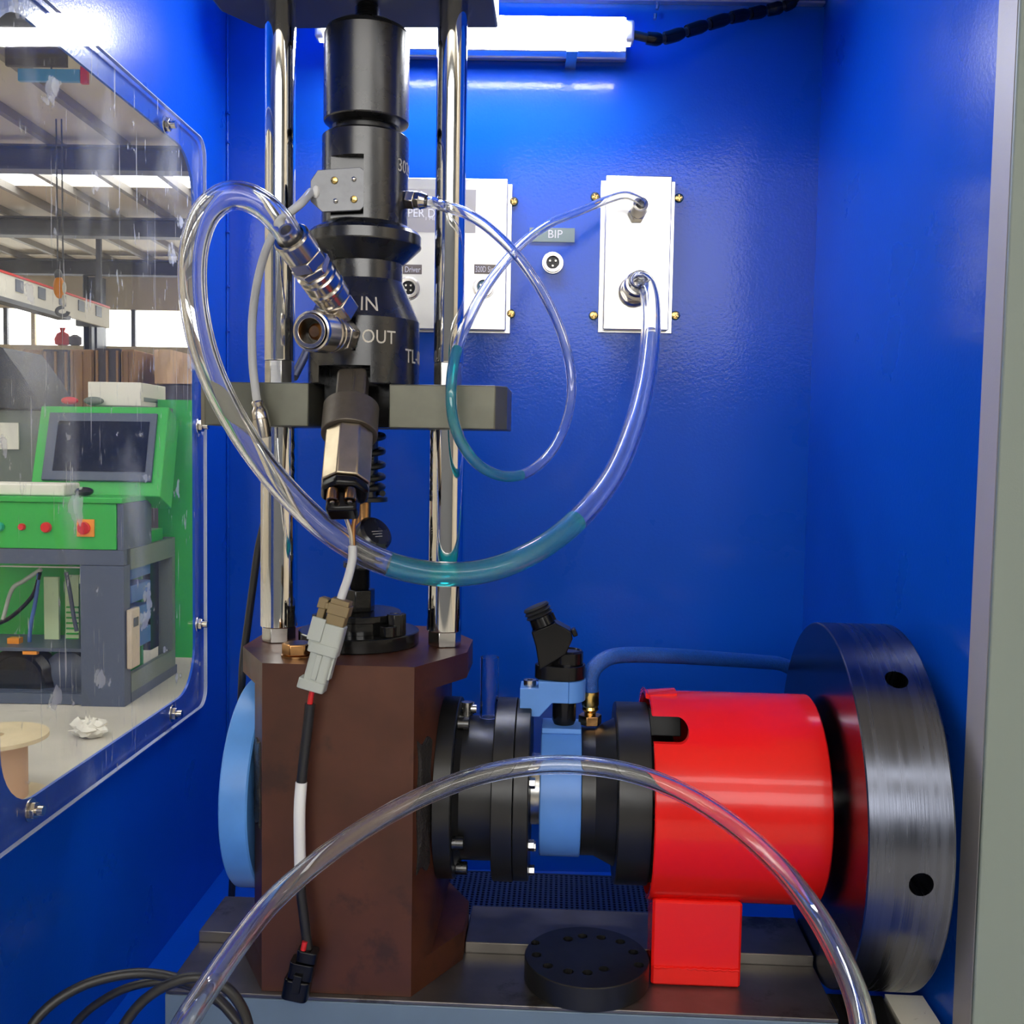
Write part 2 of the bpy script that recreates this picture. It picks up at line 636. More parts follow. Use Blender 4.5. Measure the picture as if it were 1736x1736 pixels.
# window: acrylic sheet bolted on the inside of the opening
aR = LW.px(343, 700, 0.002).x
aT = LW.px(242, 151, 0.002).z
aB = LW.px(170, 1321, 0.002).z
wt = Thing('window_1', base=(0.4, 0.0, ZF), frame=LW, kind='structure')
pane = wt.part('pane', G().prism(rrect(aR, 0.80, aB, aT, 0.022, 8), 0.0035, 0.0075, 'y'), ACR, smooth=0)
eg = G()
outl = rrect(aR, 0.80, aB, aT, 0.022, 8)
inn = rrect(aR + 0.0009, 0.7991, aB + 0.0009, aT - 0.0009, 0.0211, 8)
n = len(outl)
vs = [(x, 0.0035, z) for x, z in outl] + [(x, 0.0078, z) for x, z in outl] + [(x, 0.0078, z) for x, z in inn] + [(x, 0.0035, z) for x, z in inn]
fs = []
for i in range(n):
    j = (i + 1) % n
    for a in range(4):
        b = (a + 1) % 4
        fs.append((a * n + i, a * n + j, b * n + j, b * n + i))
wt.part('edge_light_rim', eg.add(vs, fs), ACRE)
for (px, py) in ((287, 211), (343, 722), (342, 1058), (298, 1210), (60, 1374)):
    p = LW.px(px, py, 0.012)
    b = wt.part('bolt', G().prism(ngon(6, 0.0075, 0.3, (p.x, p.z)), 0.0085, 0.0135, 'y'), NICKEL, bev=0.0006)
    wt.part('bolt_tip', G().cyl((p.x, 0.0135, p.z), (p.x, 0.0195, p.z), 0.0042, 16), NICKEL, parent=b)
    wt.part('washer', G().cyl((p.x, 0.0076, p.z), (p.x, 0.0086, p.z), 0.0098, 24), STEEL, parent=b)

# ------------------------------------------------------------------ strip light on the back wall
def BWp(px, py, dy=0.0):
    return W(px, py, YB - dy)
xl = W(560, 60, 1.36).x - 0.0
xl = -0.262
xr = BWp(1062, 90, 0.07).x
zl1 = BWp(960, 83, 0.066).z - 0.0004
zl2 = BWp(960, 82, 0.072).z
st = Thing('strip_light', 'white LED strip light with glowing diffuser high on the blue back wall', 'lamp', base=((xl + xr) / 2, YB, zl1))
zt = BWp(960, 26, 0.072).z
st.part('base_channel', G().bx(xl, xr, YB - 0.0622, YB - 0.056, zl1, zt + 0.003), WHITE, bev=0.001)
zr1 = BWp(960, 99, 0.014).z
st.part('wall_rail', G().bx(xl, xr + 0.006, YB - 0.014, YB - 0.0006, zr1, zr1 + 0.022), ALU, bev=0.002)
zc = (zt + zl2) / 2
rz = (zt - zl2) / 2
dpro = [(YB - 0.0625, zc + rz * 0.9)] + [(YB - 0.0625 - 0.026 * math.sin(R_(t)), zc + rz * math.cos(R_(t))) for t in range(20, 161, 14)] + [(YB - 0.0625, zc - rz * 0.9)]
st.part('diffuser', G().prism(dpro, xl + 0.006, xr - 0.004, 'x'), LAMP)
ecx = xr - 0.004
st.part('end_cap', G().bx(ecx, ecx + 0.012, YB - 0.086, YB - 0.0625, zc - rz * 0.75, zc + rz * 0.55), WHITE, bev=0.003)
st.part('end_cap', G().bx(xl - 0.007, xl + 0.0055, YB - 0.086, YB - 0.0625, zc - rz * 0.75, zc + rz * 0.75), WHITE, bev=0.003)
cxp = BWp(968, 90, 0.02).x
st.part('mounting_clip', G().bx(cxp - 0.007, cxp + 0.007, YB - 0.0635, YB - 0.0005, zl1 - 0.0015, zl1 - 0.0002), STEEL)
st.part('mounting_clip', G().bx(xl + 0.06, xl + 0.074, YB - 0.0635, YB - 0.0005, zl1 - 0.0015, zl1 - 0.0002), STEEL)

# spiral wrapped lamp lead
lead = spl([V((ecx + 0.0125, YB - 0.075, zc - 0.004)), BWp(1120, 66, 0.07), BWp(1180, 48, 0.055), BWp(1240, 30, 0.035), BWp(1290, 20, 0.018), BWp(1335, 8, 0.018), BWp(1360, -14, 0.018)], 8)
ld = Thing('lamp_cable', 'black spiral-wrapped cable running from the strip light to the upper right corner', 'cable', base=lead[0])
ld.part('cable_core', G().sweep(lead, 0.0055, 10), RUBBER)
tot = len(lead)
k = 4
while k + 5 < tot - 1:
    ld.part('spiral_wrap', G().sweep(lead[k:k + 5], [0.0078, 0.0080, 0.0082, 0.0084, 0.0070], 12), PLASTIC, bev=0)
    k += 5
hk = Thing('cable_hook', 'two small bent metal clips hanging under the ceiling right of the lamp', 'clip', base=BWp(1113, 20))
for (px, y0, y1) in ((1115, 4, 16), (1111, 24, 33)):
    a, b = BWp(px, y0, 0.012), BWp(px - 1, y1, 0.014)
    hk.part('clip_leg', G().sweep([a, (a + b) / 2 + V((0.0005, 0, 0)), b], 0.0022, 8), NICKEL)

# ------------------------------------------------------------------ stainless panels on the back wall
def screw_part(t, px, py, dy=0.0, r=0.0062):
    p = BWp(px, py, dy)
    s_ = t.part('screw', G().lathe([(r, 0), (r, 0.001), (r * 0.8, 0.003), (r * 0.35, 0.0038), (0, 0.0038)], 20, axm(p, (0, -1, 0))), BRASS)
    c = G()
    a = random.uniform(0, PI)
    for q in (a, a + PI / 2):
        d = V((math.cos(q), 0, math.sin(q)))
        u = V((-math.sin(q), 0, math.cos(q)))
        c.add([p + V((0, -0.0036, 0)) + d * sx * r * 0.62 + u * sy * r * 0.10 + V((0, -0.0004 * sz, 0)) for sz in (0, 1) for sy in (-1, 1) for sx in (-1, 1)],
              [(0, 2, 3, 1), (4, 5, 7, 6), (0, 1, 5, 4), (2, 6, 7, 3), (0, 4, 6, 2), (1, 3, 7, 5)])
    t.part('cross_slot', c, COPPER, parent=s_)


def panel(name, label, x0, x1, y0, y1, screws):
    a, b = BWp(x0, y0, 0.014), BWp(x1, y1, 0.014)
    t = Thing(name, label, 'panel', base=((a.x + b.x) / 2, YB, b.z))
    t.part('face_plate', G().bx(a.x, b.x, YB - 0.014, YB - 0.0115, b.z, a.z), STAIN, bev=0.0012)
    t.part('folded_rim', G().bx(a.x + 0.0015, a.x + 0.004, YB - 0.0113, YB, b.z, a.z).bx(b.x - 0.004, b.x - 0.0015, YB - 0.0113, YB, b.z, a.z)
           .bx(a.x + 0.0041, b.x - 0.0041, YB - 0.0113, YB, b.z, b.z + 0.0025).bx(a.x + 0.0041, b.x - 0.0041, YB - 0.0113, YB, a.z - 0.0025, a.z), STAIN)
    t.part('backing_rim', G().bx(a.x - 0.006, b.x + 0.006, YB - 0.0025, YB - 0.0004, b.z - 0.003, a.z - 0.004), STAIN, bev=0.0006)
    for s_ in screws:
        screw_part(t, *s_)
    return t, a, b


p1, a1, b1 = panel('connector_panel', 'wide stainless panel behind the right chrome rod with two round sockets', 572, 857, 299, 560, [(871, 342), (866, 532)])
# etched nameplate and printed tags
def flat_text(t, s, size, px, py, dy, mat, width=None, parent=None, name='lettering'):
    c = BWp(px, py, dy)
    g = text_g(s, size, 0.0001, lambda u, v, w: V((c.x + u, c.y - w, c.z + v)))
    if width:
        xs = [p.x for p in g.v]
        w0 = max(xs) - min(xs)
        mid = (max(xs) + min(xs)) / 2
        for p in g.v:
            p.x = c.x + (p.x - mid) * width / w0
    return t.part(name, g, mat, parent=parent, smooth=0)


def plate(t, name, x0, x1, y0, y1, dy, th, mat, parent=None):
    a, b = BWp(x0, y0, dy), BWp(x1, y1, dy)
    return t.part(name, G().bx(a.x, b.x, YB - dy - th, YB - dy, b.z, a.z), mat, parent=parent)


np_ = plate(p1, 'etched_nameplate', 606, 806, 319, 395, 0.0142, 0.0005, LBLS)
flat_text(p1, 'SUPER DIESEL', 0.0160, 724, 362, 0.0149, INK, BWp(778, 0).x - BWp(670, 0).x, np_)
flat_text(p1, '1 MEASURE', 0.006, 744, 371, 0.0149, INK, 0.035, np_)
tg = plate(p1, 'printed_tag', 660, 715, 448, 465, 0.0142, 0.0005, LBLB)
flat_text(p1, '320D Driver', 0.011, 687, 457, 0.0149, INK, BWp(714, 0).x - BWp(662, 0).x, tg)
tg = plate(p1, 'printed_tag', 804, 847, 448, 465, 0.0142, 0.0005, LBLB)
flat_text(p1, '320D Signal', 0.011, 825.5, 457, 0.0149, INK, BWp(845, 0).x - BWp(806, 0).x, tg)


def socket(t, px, py, dy, r, insert, pins=3, top=False):
    p = BWp(px, py, dy)
    D = V((0, -1, 0))
    rg = t.part('socket_ring', G().ring(p, p + D * 0.006, r, r * 0.66, 36).ring(p, p + D * 0.0025, r * 1.12, r * 0.98, 36), NICKEL, bev=0.0004)
    t.part('socket_insert', G().cyl(p, p + D * 0.0022, r * 0.64, 28), insert, parent=rg)
    for k in range(pins):
        a = R_(90 + 360 / pins * k + (60 if pins == 3 else 45))
        q = p + V((math.cos(a), 0, math.sin(a))) * r * 0.34
        t.part('contact_pin', G().cyl(q + D * 0.0023, q + D * 0.006, r * 0.10, 10), NICKEL, parent=rg)


socket(p1, 693, 489, 0.0142, 0.0135, PLASTIC, 4)
socket(p1, 820, 487, 0.0142, 0.0132, BLUEP, 3)

p2, a2, b2 = panel('hose_panel', 'narrow stainless panel where both clear hoses end, right of the sockets', 1028, 1133, 297, 560, [(1009, 334), (1006, 535), (1151, 336), (1145, 535)])
# push-in fitting (thin hose) and big coupling (thick hose) on the narrow panel
f1 = BWp(1079, 364, 0.0142)
D1 = V((0.04, -1, 0.16)).normalized()
n1 = Thing('thin_hose_fitting', 'small nickel fitting at the top of the narrow stainless panel', 'fitting', base=f1)
n1.part('hex_body', G().prism(ngon(6, 0.0125), 0.0004, 0.013, 'z', axm(f1, D1)), NICKEL, bev=0.0008)
n1.part('sleeve', G().lathe([(0.0105, 0.0131), (0.0108, 0.022), (0.0098, 0.030), (0.0098, 0.036), (0.0064, 0.0362), (0.0064, 0.0131)], 28, axm(f1, D1)), NICKEL)
f2 = BWp(1074, 495, 0.0142)
D2 = V((0.02, -1, 0.12)).normalized()
n2 = Thing('thick_hose_coupling', 'large nickel coupling low on the narrow stainless panel', 'fitting', base=f2)
n2.part('base_flange', G().lathe([(0.020, 0.0008), (0.0205, 0.004), (0.0185, 0.008), (0.0185, 0.0085)], 36, axm(f2, D2)), NICKEL)
n2.part('hex_body', G().prism(ngon(6, 0.0185), 0.0087, 0.022, 'z', axm(f2, D2)), NICKEL, bev=0.001)
n2.part('barrel', G().lathe([(0.0160, 0.0221), (0.0172, 0.024), (0.0172, 0.036), (0.0155, 0.038), (0.0155, 0.044), (0.0127, 0.0445), (0.0127, 0.0221)], 36, axm(f2, D2)), NICKEL)

# loose socket and tag between the panels
s3 = BWp(937, 446)
t3 = Thing('wall_socket', 'round three-pin socket on the blue wall between the two stainless panels', 'socket', base=s3)
socket(t3, 937, 446, 0.0004, 0.0130, PLASTIC, 3)
t4 = Thing('socket_tag', 'grey-green tag lettered BIP above the round wall socket', 'tag', base=BWp(936, 411))
pl = plate(t4, 'tag_plate', 898, 974, 386, 411, 0.0004, 0.0012, LBL)
flat_text(t4, 'BIP', 0.0155, 941, 397.5, 0.0018, INK, None, pl)

# ------------------------------------------------------------------ machine bed
XE = 0.470
ZBED = -0.3164
zfl = ZF - MF.o.z
bed = Thing('machine_bed', 'stepped ground-steel bed with grey painted front under the brown block', 'machine bed', base=(0.15, 0, zfl), frame=MF)
xlb = -0.165
bed.part('front_plate', G().prism([(xlb, -0.0195), (xlb + 0.001, -0.113), (xlb + 0.006, -0.1155), (XE, -0.1155), (XE, -0.0195)], ZBED - 0.004, ZBED), BED, bev=0.0008)
bed.part('front_skirt', G().bx(xlb + 0.0015, XE, -0.1150, -0.0198, zfl, ZBED - 0.0045), BEDF, bev=0.001)
bed.part('rear_plate', G().bx(xlb, -0.1145, -0.0190, 0.0655, zfl, ZBED + 0.0112), BED, bev=0.0008)
bed.part('rear_plate', G().bx(0.1145, XE, -0.0190, 0.0655, zfl, ZBED + 0.0112), BED, bev=0.0008)
bed.part('block_seat', G().bx(-0.1140, 0.1140, -0.0190, 0.0655, zfl, ZBED), BED)
# black strip and cream plate at the right end
zq = -0.3180
e0_, e1_ = M(1487, 1662, zq, 2), M(1530, 1740, zq, 2)
def edge_x(y): return e0_.x + (e1_.x - e0_.x) * (y - e0_.y) / (e1_.y - e0_.y)
single('oil_strip', G().prism([(XE + 0.0008, -0.064), (edge_x(-0.064) - 0.0015, -0.064), (edge_x(-0.22) - 0.0015, -0.22), (edge_x(-0.22) - 0.02, -0.22), (XE + 0.0008, -0.13)], zfl + 0.0003, zq - 0.001), BLKOIL, 'glossy black oily bar at the right end of the bed', 'bar', frame=MF, bev=0.002)
single('cream_plate', G().prism([(edge_x(-0.064), -0.064), (0.5635, -0.064), (0.5635, -0.10), (0.560, -0.22), (edge_x(-0.22), -0.22)], zfl + 0.0003, zq), CREAM, 'worn cream deck plate showing under the steel flywheel', 'plate', frame=MF)
# perforated tray behind the bed
pg = G()
x0, x1, y0, y1 = 0.055, 0.400, 0.072, 0.325
zt_ = zfl + 0.010
step = 0.0068
nx, ny = int((x1 - x0) / step), int((y1 - y0) / step)
hr = step * 0.33
oct_ = ngon(8, hr, PI / 8)
for i in range(nx):
    for j in range(ny):
        cx_, cy_ = x0 + (i + 0.5) * step, y0 + (j + 0.5) * step
        h = step / 2
        sq = [(h, h * 0.414), (h * 0.414, h), (-h * 0.414, h), (-h, h * 0.414), (-h, -h * 0.414), (-h * 0.414, -h), (h * 0.414, -h), (h, -h * 0.414)]
        vs = [(cx_ + u, cy_ + w, zt_) for u, w in sq] + [(cx_ + u, cy_ + w, zt_) for u, w in oct_] + [(cx_ + u, cy_ + w, zt_ - 0.0012) for u, w in oct_]
        vs += [(cx_ + h * a, cy_ + h * b, zt_) for a, b in ((1, 1), (-1, 1), (-1, -1), (1, -1))]
        fs = []
        for k in range(8):
            k2 = (k + 1) % 8
            fs.append((k, k2, 8 + (k2 + 7) % 8, 8 + (k + 7) % 8))
            fs.append((8 + k, 8 + k2, 16 + k2, 16 + k))
        fs += [(0, 24, 1), (2, 25, 3), (4, 26, 5), (6, 27, 7)]
        pg.add(vs, fs)
pt_ = Thing('perforated_tray', 'dark blue perforated sheet on the floor behind the bed', 'tray', base=(0.18, 0.2, zfl), frame=MF)
pt_.part('perforated_sheet', pg, PERF, smooth=0, kind='stuff')
pt_.part('tray_rim', G().bx(x0 - 0.002, x0 - 0.0003, y0, y1, zfl + 0.0003, zt_).bx(x1 + 0.0003, x1 + 0.002, y0, y1, zfl + 0.0003, zt_).bx(x0, x1, y1 + 0.0003, y1 + 0.002, zfl + 0.0003, zt_).bx(x0, x1, y0 - 0.002, y0 - 0.0003, zfl + 0.0003, zt_), PERF)
pt_.part('tray_pan', G().bx(x0, x1, y0, y1, zfl + 0.0003, zfl + 0.002), PLASTIC)

# ------------------------------------------------------------------ brown drive block
def octa(xa, xb, ya, yb):
    """octagon: flat +-xa at y=-yb, chamfers to +-xb at y=-ya"""
    return [(-xa, -yb), (xa, -yb), (xb, -ya), (xb, ya), (xa, yb), (-xa, yb), (-xb, ya), (-xb, -ya)]


blk = Thing('drive_block', 'tall brown octagonal cast block with chamfered top flange on the bed', 'machine block', base=(0, 0, ZBED), frame=MF)
blk.part('block_body', G().prism(octa(0.0716, 0.0868, 0.0815, 0.1090), ZBED + 0.0300, -0.0257), BROWN)
blk.part('top_flange', G().prism(octa(0.0716, 0.1135, 0.034, 0.1090), -0.0257, 0.0), BROWN)
blk.part('bottom_flange', G().prism(octa(0.0716, 0.1135, 0.034, 0.1090), ZBED + 0.0003, ZBED + 0.0300), BROWN)
blk.part('plug_bolt', G().prism(ngon(6, 0.0148, 0.25, (-0.0475, -0.0745)), 0.0022, 0.0135), COPPER, bev=0.0012, label='oily brass hexagon plug on the flange corner')
blk.part('plug_washer', G().cyl((-0.0475, -0.0745, 0.0002), (-0.0475, -0.0745, 0.0021), 0.0152, 28), COPPER)


def lump(c, ex, ey, nrm, w, h, t, seed):
    rnd = random.Random(seed)
    g_ = G()
    nu, nv = 10, 14
    vs = []
    for j in range(nv + 1):
        for i in range(nu + 1):
            u, v_ = i / nu * 2 - 1, j / nv * 2 - 1
            e = max(abs(u), abs(v_))
            hgt = t * (0.25 + 0.75 * max(0, 1 - e ** 3)) * rnd.uniform(0.6, 1.15)
            wob = 1 + 0.10 * math.sin(5 * v_ + seed) + 0.06 * rnd.uniform(-1, 1)
            vs.append(V(c) + V(ex) * u * w * wob + V(ey) * v_ * h * (1 + 0.05 * math.sin(4 * u)) + V(nrm) * hgt)
    b = len(vs)
    vs += [v_ - V(nrm) * (t * 1.2) for v_ in vs]
    fs = []
    def id_(i, j): return j * (nu + 1) + i
    for j in range(nv):
        for i in range(nu):
            q = (id_(i, j), id_(i + 1, j), id_(i + 1, j + 1), id_(i, j + 1))
            fs.append(q)
            fs.append(tuple(b + k for k in q[::-1]))
    edge = [id_(i, 0) for i in range(nu + 1)] + [id_(nu, j) for j in range(1, nv + 1)] + [id_(i, nv) for i in range(nu - 1, -1, -1)] + [id_(0, j) for j in range(nv - 1, 0, -1)]
    for i in range(len(edge)):
        p_, q_ = edge[i], edge[(i + 1) % len(edge)]
        fs.append((p_, b + p_, b + q_, q_))
    return g_.add(vs, fs)


chd = V((0.0868 - 0.0716, 0.1088 - 0.0815, 0)).normalized()
for sgn, zc_, hh, sd in ((1, -0.135, 0.062, 2), (-1, -0.118, 0.040, 5)):
    dch = V((chd.x * sgn, chd.y, 0))
    nch = V((chd.y * sgn, -chd.x, 0))
    mid = V((sgn * 0.0795, -0.0946, zc_))
    blk.part('sealant_patch', lump(mid + nch * 0.001, dch, (0, 0, 1), nch, 0.0105, hh, 0.0022, sd), SEAL, label='rough dark sealant smeared on the chamfer')

# blue end disc on the left of the block
AX = -0.1475
def ax_lathe(prof, seg=56):
    """profile (r, x) about the drive axis"""
    return G().lathe([(r, x) for r, x in prof], seg, basis((0, 0, AX), (0, 1, 0), (0, 0, 1), (1, 0, 0)))


xe1 = M(420, 1330, -0.103).x
xe0 = M(371, 1330, -0.103).x
single('end_disc', ax_lathe([(0, xe0), (0.1055, xe0), (0.1070, xe0 + 0.0015), (0.1070, -0.0888), (0.1055, -0.0872), (0, -0.0872)], 72), BLUE_L, 'pale blue round end disc on the left of the brown block', 'disc', frame=MF)

# ------------------------------------------------------------------ drive chain, left to right
def rad(px, pyt):
    return M(px, pyt, 0).z - AX


def xm(px, y=0.0):
    return M(px, 1335, y).x


hub = Thing('bearing_hub', 'black stepped bearing hub bolted to the right of the brown block', 'machine hub', base=(0.12, 0, AX), frame=MF)
xa0 = 0.0872
rA, rB, rC = rad(752, 1184), rad(805, 1216), rad(858, 1186)
xa1 = xm(765, -rA * 0.9)
xb1 = xm(834, -rB * 0.9)
xc1 = xm(868, -rC * 0.95)
xd1 = xm(896, -rC * 0.95)
hub.part('mounting_flange', ax_lathe([(0, xa0), (rA, xa0), (rA, xa1 - 0.001), (rA - 0.001, xa1), (0, xa1)], 72), BLKSAT)
hub.part('barrel', ax_lathe([(rB + 0.006, xa1 + 0.0002), (rB, xa1 + 0.006), (rB, xb1)], 64), BLKSAT)
hub.part('flange_disc', ax_lathe([(0, xb1 + 0.0002), (rC - 0.001, xb1 + 0.0002), (rC, xb1 + 0.0012), (rC, xc1), (0, xc1)], 72), BLKSAT)
hub.part('cover_disc', ax_lathe([(0, xc1 + 0.0006), (rC - 0.002, xc1 + 0.0006), (rC - 0.001, xc1 + 0.0015), (rC - 0.001, xd1 - 0.001), (rC - 0.002, xd1), (0, xd1)], 72), BLKSAT)
for k in range(8):
    a = R_(22 + 45 * k)
    c = V((0, -math.cos(a), math.sin(a)))
    q = V((xa1, 0, AX)) + c * (rA - 0.011)
    b = hub.part('socket_bolt', G().ring(q + V((0.0002, 0, 0)), q + V((0.012, 0, 0)), 0.0065, 0.0032, 18), BLKOX, bev=0.0005)
    q = V((xd1, 0, AX)) + c * (rC - 0.012)
    if k not in (1, 2, 3):
        hub.part('flange_bolt', G().prism(ngon(6, 0.0055, 0.2, (q.y, q.z)), xd1 + 0.0002, xd1 + 0.006, 'x'), STEEL, bev=0.0004)
# sight tube standing on the hub
cx_ = M(829, 1200, 0)
zt0 = AX + rB
gt = Thing('sight_tube', 'clear glass level tube standing on the black bearing hub', 'tube', base=(cx_.x, 0, zt0), frame=MF)
ztop = M(829, 1114, 0).z
gt.part('glass_barrel', G().ring((cx_.x, 0, zt0 + 0.0008), (cx_.x, 0, ztop), 0.0096, 0.0078, 32), GLASS)
gt.part('elbow_fitting', G().cyl((xm(790), 0.0, zt0 + 0.002), (xm(790), 0.0, zt0 + 0.016), 0.006, 16).cyl((xm(783), 0.0, zt0 + 0.009), (xm(806), 0.0, zt0 + 0.009), 0.0045, 16), STEEL)

# blue coupling ring, flat on top
rE = rad(950, 1231)
xe0_, xe1_ = xm(915, -0.06), xm(986, -0.06)
ringt = Thing('coupling_ring', 'light blue shaft collar between the black flanges', 'shaft collar', base=(xe0_, 0, AX - rE), frame=MF)
ringt.part('collar', ax_lathe([(0.0, xe0_), (rE - 0.001, xe0_), (rE, xe0_ + 0.001), (rE, xe1_ - 0.001), (rE - 0.001, xe1_), (0.0, xe1_)], 72), BLUE_M)
ringt.part('sensor_pad', G().bx(xe0_ + 0.0005, xe1_ - 0.0005, -0.020, 0.020, AX + rE - 0.0025, AX + rE + 0.0028), BLUE_M, bev=0.0006)
ringt.part('shaft_stub', ax_lathe([(0.036, xd1 + 0.0007), (0.036, xe0_ - 0.0007)], 40), STEEL)

# right bearing: hub, flange and jaws
rF, rG = rad(1005, 1236), rad(1070, 1194)
xf1 = xm(1048, -0.08)
xg1 = xm(1108, -0.085)
brg = Thing('jaw_coupling', 'black flange with coupling jaws reaching into the red guard', 'coupling', base=(xf1, 0, AX - rG), frame=MF)
brg.part('neck', ax_lathe([(rF, xe1_ + 0.0007), (rF, xe1_ + 0.014), (rF + 0.008, xf1 - 0.004), (rF + 0.010, xf1 - 0.0003)], 64), BLKSAT)
brg.part('flange_disc', ax_lathe([(0, xf1), (rG - 0.001, xf1), (rG, xf1 + 0.001), (rG, xg1 - 0.001), (rG - 0.001, xg1), (0, xg1)], 72), BLKSAT)
for k in range(6):
    a = R_(60 * k + 22)
    jm = basis((0, 0, AX), (0, math.cos(a), math.sin(a)), (0, -math.sin(a), math.cos(a)), (1, 0, 0))
    brg.part('jaw', G().bx(rG - 0.032, rG - 0.004, -0.015, 0.015, xg1 + 0.0003, xg1 + 0.034, jm), BLKSAT, bev=0.001)
brg.part('shaft', ax_lathe([(0.028, xg1 + 0.0003), (0.028, M(1476, 1352, -0.178).x + 0.0012)], 40), STEEL)

# ------------------------------------------------------------------ red guard
rR = rad(1250, 1178)
xr0, xr1 = xm(1112, -rR), xm(1417, -rR)
gd = Thing('coupling_guard', 'glossy red cylindrical guard on a red box leg', 'guard', base=(xm(1180, -0.1), -0.09, ZBED), frame=MF)
sh = gd.part('guard_shell', ax_lathe([(rR - 0.005, xr0), (rR - 0.001, xr0), (rR, xr0 + 0.001), (rR, xr1 - 0.0015), (rR - 0.0015, xr1), (rR - 0.005, xr1), (rR - 0.005, xr0)], 96), RED)
# rounded slot on the viewer's side, and cut-back lip at the top
zs = M(1140, 1252, -0.09).z
slot_r = 0.0098
xs1 = xm(1172, -0.092)
sl = [(xr0 - 0.02, zs - slot_r), (xs1 - slot_r, zs - slot_r)] + [(xs1 - slot_r + slot_r * math.cos(R_(t)), zs + slot_r * math.sin(R_(t))) for t in range(-80, 81, 10)] + [(xs1 - slot_r, zs + slot_r), (xr0 - 0.02, zs + slot_r)]
cut(sh, G().prism(sl, -0.2, -0.03, 'y'), gd.off)
# flared lip over the top
lipg = G()
prof = []
nseg = 24
xlip = M(1093, 1180, 0).x
vs, fs = [], []
for k in range(nseg + 1):
    a = R_(84 + (135 - 84) * k / nseg)
    for (x, r) in ((xr0 - 0.0002, rR - 0.004), (xlip, rR - 0.003), (xlip, rR + 0.003), (xr0 - 0.0002, rR + 0.0004), (xr0 + 0.028, rR + 0.0030), (xr0 + 0.028, rR + 0.0004)):
        vs.append((x, -r * math.cos(a), AX + r * math.sin(a)))
for k in range(nseg):
    for i in range(6):
        j = (i + 1) % 6
        fs.append((k * 6 + i, k * 6 + j, (k + 1) * 6 + j, (k + 1) * 6 + i))
fs.append(tuple(range(6)))
fs.append(tuple(nseg * 6 + i for i in range(6))[::-1])
gd.part('top_lip', lipg.add(vs, fs), RED)
yl0 = M(1180, 1674, ZBED, 2).y
xl0, xl1 = M(1104, 1640, yl0).x, M(1256, 1640, yl0).x
zl_top = AX - math.sqrt(rR ** 2 - 0.055 ** 2)
leg = gd.part('leg', G().bx(xl0, xl1, yl0, -0.0205, ZBED + 0.0003, AX - rR * 0.80), RED, bev=0.0025)
cut(leg, ax_lathe([(0, xr0 - 0.02), (rR + 0.0003, xr0 - 0.02), (rR + 0.0003, xr1 + 0.02), (0, xr1 + 0.02)], 96), gd.off)
wz = M(1180, 1642, yl0).z
gd.part('weld_bead', G().sweep([V((xl0 + (xl1 - xl0) * i / 40, yl0 - 0.0003 - 0.0006 * random.random(), wz + 0.0006 * math.sin(i * 1.7))) for i in range(1, 40)], [0.0011 + 0.0006 * random.random() for i in range(39)], 6), RED)
gd.part('weld_bead', G().sweep([V((xl0 + (xl1 - xl0) * i / 40, yl0 + 0.0003, M(1180, 1497, yl0).z + 0.0004 * math.sin(i * 1.3))) for i in range(0, 41)], 0.0022, 6), RED)

# ------------------------------------------------------------------ flywheel
RW_ = 0.1785
xw0 = M(1425, 1352, -0.0).x * 0 + M(1476, 1352, -0.178).x
xw1 = xw0 + 0.074
fly = Thing('flywheel', 'large turned steel flywheel at the right end of the shaft', 'flywheel', base=(xw0, 0, AX - RW_), frame=MF)
fd = fly.part('rim_disc', ax_lathe([(0.032, xw0), (RW_ - 0.0012, xw0), (RW_, xw0 + 0.0012), (RW_, xw1 - 0.002), (RW_ - 0.002, xw1), (0.032, xw1), (0.032, xw0)], 144), FLYW)
for (px, py) in ((1520, 1152), (1562, 1500)):
    # radial hole: find the point on the rim under this pixel
    o = MF.m @ (CAMP - MF.o); d = MF.m @ ray(px, py)
    oy, oz = o.y, o.z - AX
    A_, B_, C_ = d.y ** 2 + d.z ** 2, 2 * (oy * d.y + oz * d.z), oy ** 2 + oz ** 2 - RW_ ** 2
    t_ = (-B_ - math.sqrt(max(0, B_ * B_ - 4 * A_ * C_))) / (2 * A_)
    h = o + d * t_
    rd = V((0, h.y, h.z - AX)).normalized()
    cut(fd, G().cyl(h - rd * 0.05, h + rd * 0.02, 0.0105, 28), fly.off)
fly.part('face_groove', ax_lathe([(0.040, xw0 - 0.0012), (0.052, xw0 - 0.0012), (0.052, xw0 - 0.0002), (0.040, xw0 - 0.0002), (0.040, xw0 - 0.0012)], 64), STEEL)
fly.part('shaft_end', ax_lathe([(0.0, xw0 + 0.002), (0.0315, xw0 + 0.002), (0.0315, xw1 + 0.0), (0.0, xw1)], 48), BLKSAT)

# ------------------------------------------------------------------ speed sensor, its bracket, blue hose
xb0, xb1_ = xm(879, -0.015), xm(992, 0.0)
zb1 = M(930, 1156, -0.02).z
zb0 = M(930, 1192, -0.02).z
zb00 = M(900, 1215, -0.02).z
sx = M(957, 1180, 0).x
bk = Thing('sensor_bracket', 'light blue machined bracket holding the black speed sensor', 'bracket', base=(sx, 0, zb00), frame=MF)
bp = bk.part('bracket_arm', G().prism([(xb0, zb00), (xb0 + 0.020, zb00), (xm(933, -0.02), zb0), (sx + 0.004, zb0), (sx + 0.004, zb1), (xm(910), zb1), (xm(910), zb1 - 0.0075), (xb0, zb1 - 0.0075)], -0.020, 0.014, 'y'), BLUE_M, bev=0.0006)
cut(bp, G().cyl((sx, 0, zb0 - 0.01), (sx, 0, zb1 + 0.01), 0.0127, 32), bk.off)
hd = bk.part('bracket_head', G().ring((sx, 0, zb0), (sx, 0, zb1), 0.0215, 0.0126, 48), BLUE_M, bev=0.0005)
